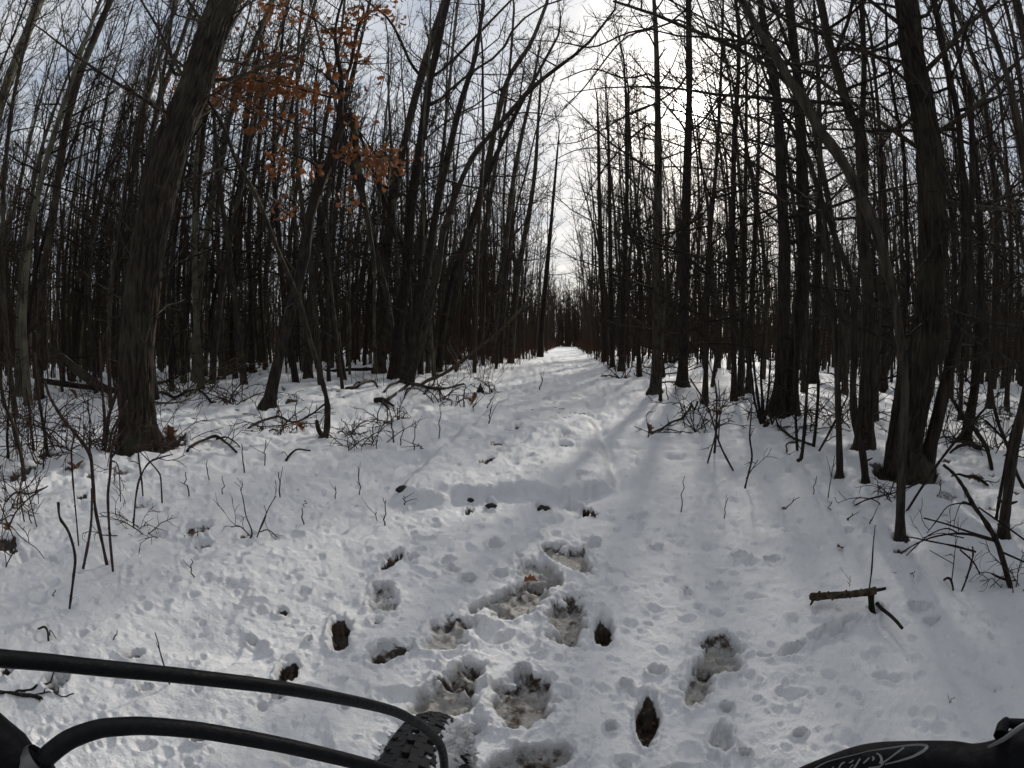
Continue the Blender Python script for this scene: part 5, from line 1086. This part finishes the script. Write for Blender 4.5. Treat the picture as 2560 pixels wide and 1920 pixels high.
mb = MB(); mb.tube(np.array([q3(2186, 1476), q3(2200, 1474), q3(2215, 1471)]) - f, np.array([10, 8, 7]) * kk, 7); link('side_stick', mb.mesh('side_stick', M_DARK), stub)
mb = MB(); mb.tube(np.array([q3(2192, 1508), q3(2205, 1522, -.03), q3(2228, 1540, -.08), q3(2243, 1555, -.12), q3(2256, 1571, -.15)]) - f, np.array([10, 9, 8, 8, 7]) * kk, 7); link('side_stick', mb.mesh('side_stick', M_DARK), stub)
mb = MB(); mb.tube(np.array([q3(2173, 1474), q3(2178, 1430, .02), q3(2182, 1370, .06), q3(2188, 1312, .1)]) - f, np.array([4, 3, 3, 2]) * kk, 5)
mb.tube(np.array([q3(2173, 1474), q3(2181, 1420, .02), q3(2184, 1340, .06)]) - f, np.array([3, 2, 2]) * kk, 5); link('thin_shoot', mb.mesh('thin_shoot', M_TWIG), stub)

rng = np.random.RandomState(12)
leaf_e = leaf_mesh('leaf', M_EVER, 1.0)
for i_, (px, py, hpx) in enumerate([(2445, 1075, 26), (2462, 1080, 22), (2430, 1068, 20), (2500, 1045, 24), (2522, 1052, 20), (2508, 1062, 18)]):
    f = gnd(px, py); h = R(hpx / PPD) * np.linalg.norm(f - EYE)
    sp_ = thing('evergreen_sprig', f, 'small evergreen sprig poking through the shaded snow near the right edge', 'sprig', 'evergreen sprigs in the right-hand snow')
    mb = MB(); mb.tube([(0, 0, -.05), (.01, 0, h * .5), (.0, .01, h)], [.006, .005, .003], 4); link('stem', mb.mesh('stem', M_TWIG), sp_)
    for k in range(9):
        lf = link('leaf', leaf_e, sp_, (rng.randn() * .02, rng.randn() * .02, h * (.35 + .07 * k))); s = .09; lf.scale = (s * .6, s, s); lf.rotation_euler = (rng.uniform(-.2, .6), rng.uniform(-.3, .3), rng.rand() * 6.28)

# ------------------------------------------------------------------ bicycle the camera rides on
M_RUB = simple('tyre_rubber', (.012, .012, .013), .75, vary=.3, scale=60, bump=.3)
M_HOSE = simple('cable_housing', (.007, .007, .0075), .5, vary=.85, scale=260, bump=.15, spec=.22)
M_ALLOY = simple('black_alloy', (.006, .006, .008), .62, vary=.7, scale=120, bump=.25, spec=.12)
M_GREY = simple('grey_alloy', (.16, .16, .155), .4, metal=.5, vary=.3, scale=40)
M_LOGO = simple('worn_print', (.20, .20, .18), .6, vary=.5, scale=90)
M_PACK = simple('packed_snow', (.60, .60, .61), .6, vary=.35, scale=60, bump=.8)
WX, WY, WZ, WR = -.097, .213, .342, .352
bike = thing('bicycle', (WX, WY, 0), 'black mountain bicycle seen from its handlebar, front tyre in snow', 'bicycle')
B0 = np.array([WX, WY, 0.0])
def torus(R0, r, nu=96, nv=24, squash=1.0):
    u = np.arange(nu) / nu * 2 * np.pi; v = np.arange(nv) / nv * 2 * np.pi; Uu, Vv = np.meshgrid(u, v, indexing='ij')
    rr_ = R0 + r * np.cos(Vv)
    V = np.stack([r * squash * np.sin(Vv), rr_ * np.sin(Uu), rr_ * np.cos(Uu)], -1).reshape(-1, 3)
    i, j = np.meshgrid(np.arange(nu), np.arange(nv), indexing='ij')
    F = np.stack([i * nv + j, i * nv + (j + 1) % nv, ((i + 1) % nu) * nv + (j + 1) % nv, ((i + 1) % nu) * nv + j], -1).reshape(-1, 4)
    return V, F
wheel_c = (0, 0, WZ)
TR = .0245; RC = WR - TR - .005
mb = MB(); mb.raw(*torus(RC, TR, 120, 24, 1.05)); tyre = link('tyre', mb.mesh('tyre', M_RUB), bike, wheel_c)
rows = [(0.0, .0), (-.42, .5), (.42, .5), (-.95, 0.0), (.95, 0.0)]
kb = MB(); kb.box((0, 0, 0), (.0072, .0088, .0048)); KNOB = kb.mesh('knob', M_RUB, smooth=False)
kb = MB(); kb.box((0, 0, 0), (.0098, .0080, .0048)); KNOB2 = kb.mesh('knob', M_RUB, smooth=False)
rest = MB(); NK = 84
rng = np.random.RandomState(4)
for a_i in range(NK):
    for (va, sh) in rows:
        for sgn in ((-1, 1) if va == 0 else (0,)):
            a = (a_i + sh) / NK * 2 * np.pi; v = va + sgn * .19
            if va == 0 and a_i % 2: v = sgn * .14
            n = np.array([math.sin(v), math.cos(v) * math.sin(a), math.cos(v) * math.cos(a)])
            p = np.array([1.05 * TR * math.sin(v), (RC + TR * math.cos(v)) * math.sin(a), (RC + TR * math.cos(v)) * math.cos(a)]) + n * .003
            tng = np.array([0, math.cos(a), -math.sin(a)]); sdv = np.cross(tng, n)
            if -5 < math.degrees(a) < 62:
                M4 = np.stack([sdv, tng, n], 1)
                from mathutils import Matrix
                ko = link('knob', KNOB if abs(va) > .6 else KNOB2, tyre); ko.rotation_euler = Matrix(M4.tolist()).to_euler(); ko.location = tuple(p)
            else:
                rest.box(p, (.0075, .0072, .0042), np.stack([sdv, tng, n], 1))
o = link('tread', rest.mesh('tread', M_RUB, smooth=False), tyre); tag(o, kind='stuff')
# snow caked on the tyre
sb = MB(); nu, nv = 220, 40
u = np.radians(np.linspace(-20, 80, nu)); v = np.linspace(-1.9, 2.0, nv); Uu, Vv = np.meshgrid(u, v, indexing='ij')
nz = fbm(Uu * 40, Vv * 9, 5, 3, .7)
thick = -.0012 + .013 * nz + .013 * sstep(.45, 1.1, Vv) + .006 * sstep(.5, 1.2, -Vv) - .002 * (np.abs(Vv) < .5)
rr_ = TR + thick
V = np.stack([1.05 * rr_ * np.sin(Vv), (RC + rr_ * np.cos(Vv)) * np.sin(Uu), (RC + rr_ * np.cos(Vv)) * np.cos(Uu)], -1).reshape(-1, 3)
i, j = np.meshgrid(np.arange(nu - 1), np.arange(nv - 1), indexing='ij')
F = np.stack([i * nv + j, (i + 1) * nv + j, (i + 1) * nv + j + 1, i * nv + j + 1], -1).reshape(-1, 4)
sb.raw(V, F)
for _ in range(60):
    a = math.radians(rng.uniform(0, 62)); v_ = rng.uniform(-1.1, 1.0); rr2 = TR + .004
    p = np.array([1.05 * rr2 * math.sin(v_), (RC + rr2 * math.cos(v_)) * math.sin(a), (RC + rr2 * math.cos(v_)) * math.cos(a)]); s_ = rng.uniform(.0012, .0042); dd = unit(rng.randn(3)) * s_
    sb.tube([p - dd, p - dd * .5, p + dd * .4, p + dd], [s_ * .3, s_, s_ * 1.1, s_ * .2], 6)
o = link('packed_snow', sb.mesh('packed_snow', M_PACK), tyre)
mb = MB(); mb.raw(*torus(RC - .034, .010, 96, 10, 1.3)); rim = link('rim', mb.mesh('rim', M_ALLOY), bike, wheel_c)
mb = MB(); mb.tube([(-.05, 0, 0), (.05, 0, 0)], [.018, .018], 14); link('hub', mb.mesh('hub', M_ALLOY), bike, wheel_c)
for k in range(28):
    a = k / 28 * 2 * np.pi; s_ = 1 if k % 2 else -1
    mb = MB(); mb.tube([(s_ * .028, .016 * math.sin(a + .5), .016 * math.cos(a + .5)), (0, (RC - .036) * math.sin(a), (RC - .036) * math.cos(a))], .001, 4); link('spoke', mb.mesh('spoke', M_GREY), bike, wheel_c)
# fork, head tube, stem, handlebar (below the picture)
ax = unit(np.array([0, -.36, 1.0])); axle = np.array([0, 0, WZ])
crown_p = axle + ax * .40 + (0, -.03, 0)
for s_ in (-1, 1):
    mb = MB(); mb.tube([axle + (s_ * .055, .01, 0), axle + ax * .2 + (s_ * .058, -.01, 0), crown_p + (s_ * .056, 0, 0)], [.014, .018, .017], 12); link('fork_leg', mb.mesh('fork_leg', M_ALLOY), bike)
mb = MB(); mb.tube([crown_p + (-.07, 0, 0), crown_p, crown_p + (.07, 0, 0)], [.018, .024, .018], 12); link('fork_crown', mb.mesh('fork_crown', M_ALLOY), bike)
mb = MB(); ht = crown_p + ax * .10; mb.tube([crown_p, ht], [.022, .022], 14); link('head_tube', mb.mesh('head_tube', M_ALLOY), bike)
BARZ = .868; bar_c = np.array([.10 - .045, -.225 + .0, BARZ])
mb = MB(); mb.tube([ht, bar_c], [.018, .018], 12); link('stem', mb.mesh('stem', M_ALLOY), bike)
barw = lambda x: np.array([x - WX, -.225 + .0 - .03 * abs(x + .045) , BARZ + .01 * abs(x)])
mb = MB(); mb.tube([barw(x) for x in np.linspace(-.40, .31, 13)], .0127, 14); link('handlebar', mb.mesh('handlebar', M_ALLOY), bike)
for x0, x1 in ((-.40, -.29), (.20, .31)):
    mb = MB(); mb.tube([barw(x) for x in np.linspace(x0, x1, 12)], .0155 + .001 * (np.arange(12) % 2), 14); link('grip', mb.mesh('grip', M_RUB), bike)
ft = np.array([ht[0], ht[1], ht[2]])
mb = MB(); mb.tube([ft - (0, .01, .06), ft + (0, -.62, -.38)], [.022, .025], 14); link('down_tube', mb.mesh('down_tube', M_ALLOY), bike)
mb = MB(); mb.tube([ft - (0, .01, .02), ft + (0, -.58, -.10)], [.018, .018], 14); link('top_tube', mb.mesh('top_tube', M_ALLOY), bike)
# cables: their course read off the picture, at the distance their width gives
def cable(name, pts, r_, extra_end=None, extra_start=None):
    C = catmull([(x, y, d) for x, y, d in pts], 70)
    P = [pt(x, y, d) - B0 for x, y, d in C]
    if extra_start is not None: P = list(catmull(np.vstack([np.array(extra_start), P[0], P[6]]), 16)[:8]) + P
    if extra_end is not None: P = P + list(catmull(np.vstack([P[-6], P[-1], np.array(extra_end)]), 16)[8:])
    mb = MB(); mb.tube(np.array(P), r_, 14); return link(name, mb.mesh(name, M_HOSE), bike)
cable('brake_hose', [(-160,1640,.140),(-60,1640,.145),(0,1646,.148),(120,1656,.150),(244,1669,.153),(400,1684,.157),(529,1698,.162),(692,1718,.172),(850,1746,.195),(972,1774,.222),(1033,1802,.243),(1074,1831,.262),(1102,1867,.280),(1111,1920,.300),(1108,1985,.325)], .0025,
      extra_end=[crown_p + (.075, .015, -.05), axle + ax * .15 + (.085, 0, 0)], extra_start=[barw(-.30) + (0, .05, .03)])
cable('shift_cable', [(108,1902,.142),(130,1880,.140),(175,1848,.138),(244,1823,.136),(310,1816,.136),(366,1815,.136),(450,1821,.137),(529,1831,.139),(692,1860,.145),(850,1896,.155),(960,1925,.165),(1080,1965,.18)], .0024,
      extra_end=[ft + (.03, -.05, -.04)])
# left lever and shifter body, only its corner in view
lv = MB()
C = [pt(-220, 1800, .15), pt(-120, 1832, .150), pt(-40, 1872, .150), pt(30, 1912, .150), pt(70, 1950, .150)]
lv.tube(np.array(C) - B0, [.012, .013, .012, .010, .008], 18); lbody = link('left_lever_body', lv.mesh('left_lever_body', M_ALLOY), bike)
mb = MB(); mb.tube(np.array([pt(62, 1940, .146), pt(84, 1920, .145), pt(106, 1900, .143)]) - B0, [.0052, .0056, .0046], 14); link('barrel_adjuster', mb.mesh('barrel_adjuster', M_GREY), lbody)
mb = MB(); mb.tube([np.array(C[0]) - B0, (np.array(C[0]) - B0 + barw(-.24)) / 2, barw(-.24)], [.012, .013, .014], 14); link('lever_clamp', mb.mesh('lever_clamp', M_ALLOY), bike)
# right brake lever body with worn lettering
rb = []
spine = [(1880,2018,.235,30),(1960,1986,.232,44),(2060,1950,.228,52),(2160,1923,.224,58),(2260,1920,.220,60),(2360,1922,.217,60),(2420,1930,.214,60),(2490,1922,.211,64),(2560,1892,.208,70),(2640,1856,.206,68)]
C = catmull(spine, 60); ctr = np.array([pt(x, y, d) for x, y, d, w in C]) - B0; rad_ = np.array([w * R(1 / PPD) * d for x, y, d, w in C])
mb = MB(); mb.tube(ctr, rad_, 32); rbody = link('brake_lever_body', mb.mesh('brake_lever_body', M_ALLOY), bike)
Vb, Fb, Tb = MB.arrays(mb) if False else (None, None, None)
me = rbody.data; bvh = BVHTree.FromPolygons([tuple(v.co) for v in me.vertices], [tuple(p.vertices) for p in me.polygons])
def on_body(px, py):
    h = bvh.ray_cast(Vector(tuple(EYE - B0)), Vector(tuple(ray(px, py))))
    return np.array(h[0]) - ray(px, py) * .0004 if h[0] is not None else None
def Z(x, y): return 2020 + x / 6.506, 1830 + y / 6.506
LOGO = [([(940,315),(1300,262),(1600,222),(1800,212),(1900,225),(1925,245),(1900,290),(1820,340),(1700,400),(1550,450),(1400,490),(1250,525)], [4,6,9,13,16,17,16,14,11,9,7,5]),
 ([(40,650),(130,580),(300,490),(500,430),(800,358),(940,318)], [5,6,6,5,4,3]),
 ([(1560,250),(1480,310),(1380,385),(1270,465),(1200,500),(1160,490)], [10,9,8,9,10,10]), ([(1200,500),(1190,420),(1160,370),(1110,345)], [12,10,8,6]), ([(1230,500),(1170,560),(1060,580),(980,585)], [8,10,9,7]),
 ([(1040,395),(1070,430),(1045,465)], [5,9,6]), ([(1000,415),(960,455),(900,510)], [6,8,7]), ([(850,430),(800,510),(750,590)], [8,9,9]), ([(740,455),(700,490),(660,500)], [6,7,5]),
 ([(600,490),(545,520),(500,590)], [7,9,8]), ([(660,610),(700,560),(740,530)], [4,6,5]), ([(420,560),(390,600),(400,640)], [5,6,5])]
for k, (ln, ws) in enumerate(LOGO):
    C = catmull([(x, y, w) for (x, y), w in zip(ln, ws)], 5 * len(ln)); P = []; rr_ = []
    for x, y, w in C:
        p = on_body(*Z(x, y))
        if p is None: continue
        P.append(p); rr_.append(w / 6.506 * R(1 / PPD) * .22 * 1.6)
    if len(P) < 4: continue
    P = np.array(P); rr_ = np.array(rr_)
    # flat printed ribbon lying on the body
    tg = np.gradient(P, axis=0); vw = P - (EYE - B0); vw /= np.linalg.norm(vw, axis=1, keepdims=True)
    sdn = np.cross(tg, vw); sdn /= np.linalg.norm(sdn, axis=1, keepdims=True)
    V = np.concatenate([P - sdn * rr_[:, None], P + sdn * rr_[:, None]]); n = len(P)
    mb = MB(); mb.raw(V, [(i, i + 1, n + i + 1, n + i) for i in range(n - 1)]); link('lettering', mb.mesh('lettering', M_LOGO), rbody)
mb = MB(); mb.tube(np.array([pt(2500, 1838, .200), pt(2508, 1815, .203), pt(2514, 1803, .206)]) - B0, [.0026, .0027, .0018], 16); mb.tube(np.array([pt(2512, 1806, .205), pt(2560, 1812, .203), pt(2600, 1830, .202)]) - B0, [.0016, .0022, .002], 10); link('pivot_bolt', mb.mesh('pivot_bolt', M_ALLOY), rbody)
mb = MB(); mb.tube(np.array([pt(2470, 1868, .1885), pt(2510, 1848, .187), pt(2545, 1822, .187), pt(2580, 1800, .188)]) - B0, [.0005, .0009, .0010, .0009], 10); link('trim_edge', mb.mesh('trim_edge', M_GREY), rbody)
mb = MB(); mb.tube([ctr[48], (ctr[48] + barw(.2)) / 2 + (0, 0, -.01), barw(.20)], [.013, .014, .015], 14); link('lever_clamp', mb.mesh('lever_clamp', M_ALLOY), bike)
mb = MB(); mb.tube([ctr[30] + (0, 0, -.03), ctr[30] + (.02, .0, -.06), ctr[40] + (.04, 0, -.08), ctr[56] + (.05, -.03, -.09)], [.006, .006, .005, .005], 10); link('lever_blade', mb.mesh('lever_blade', M_ALLOY), bike)
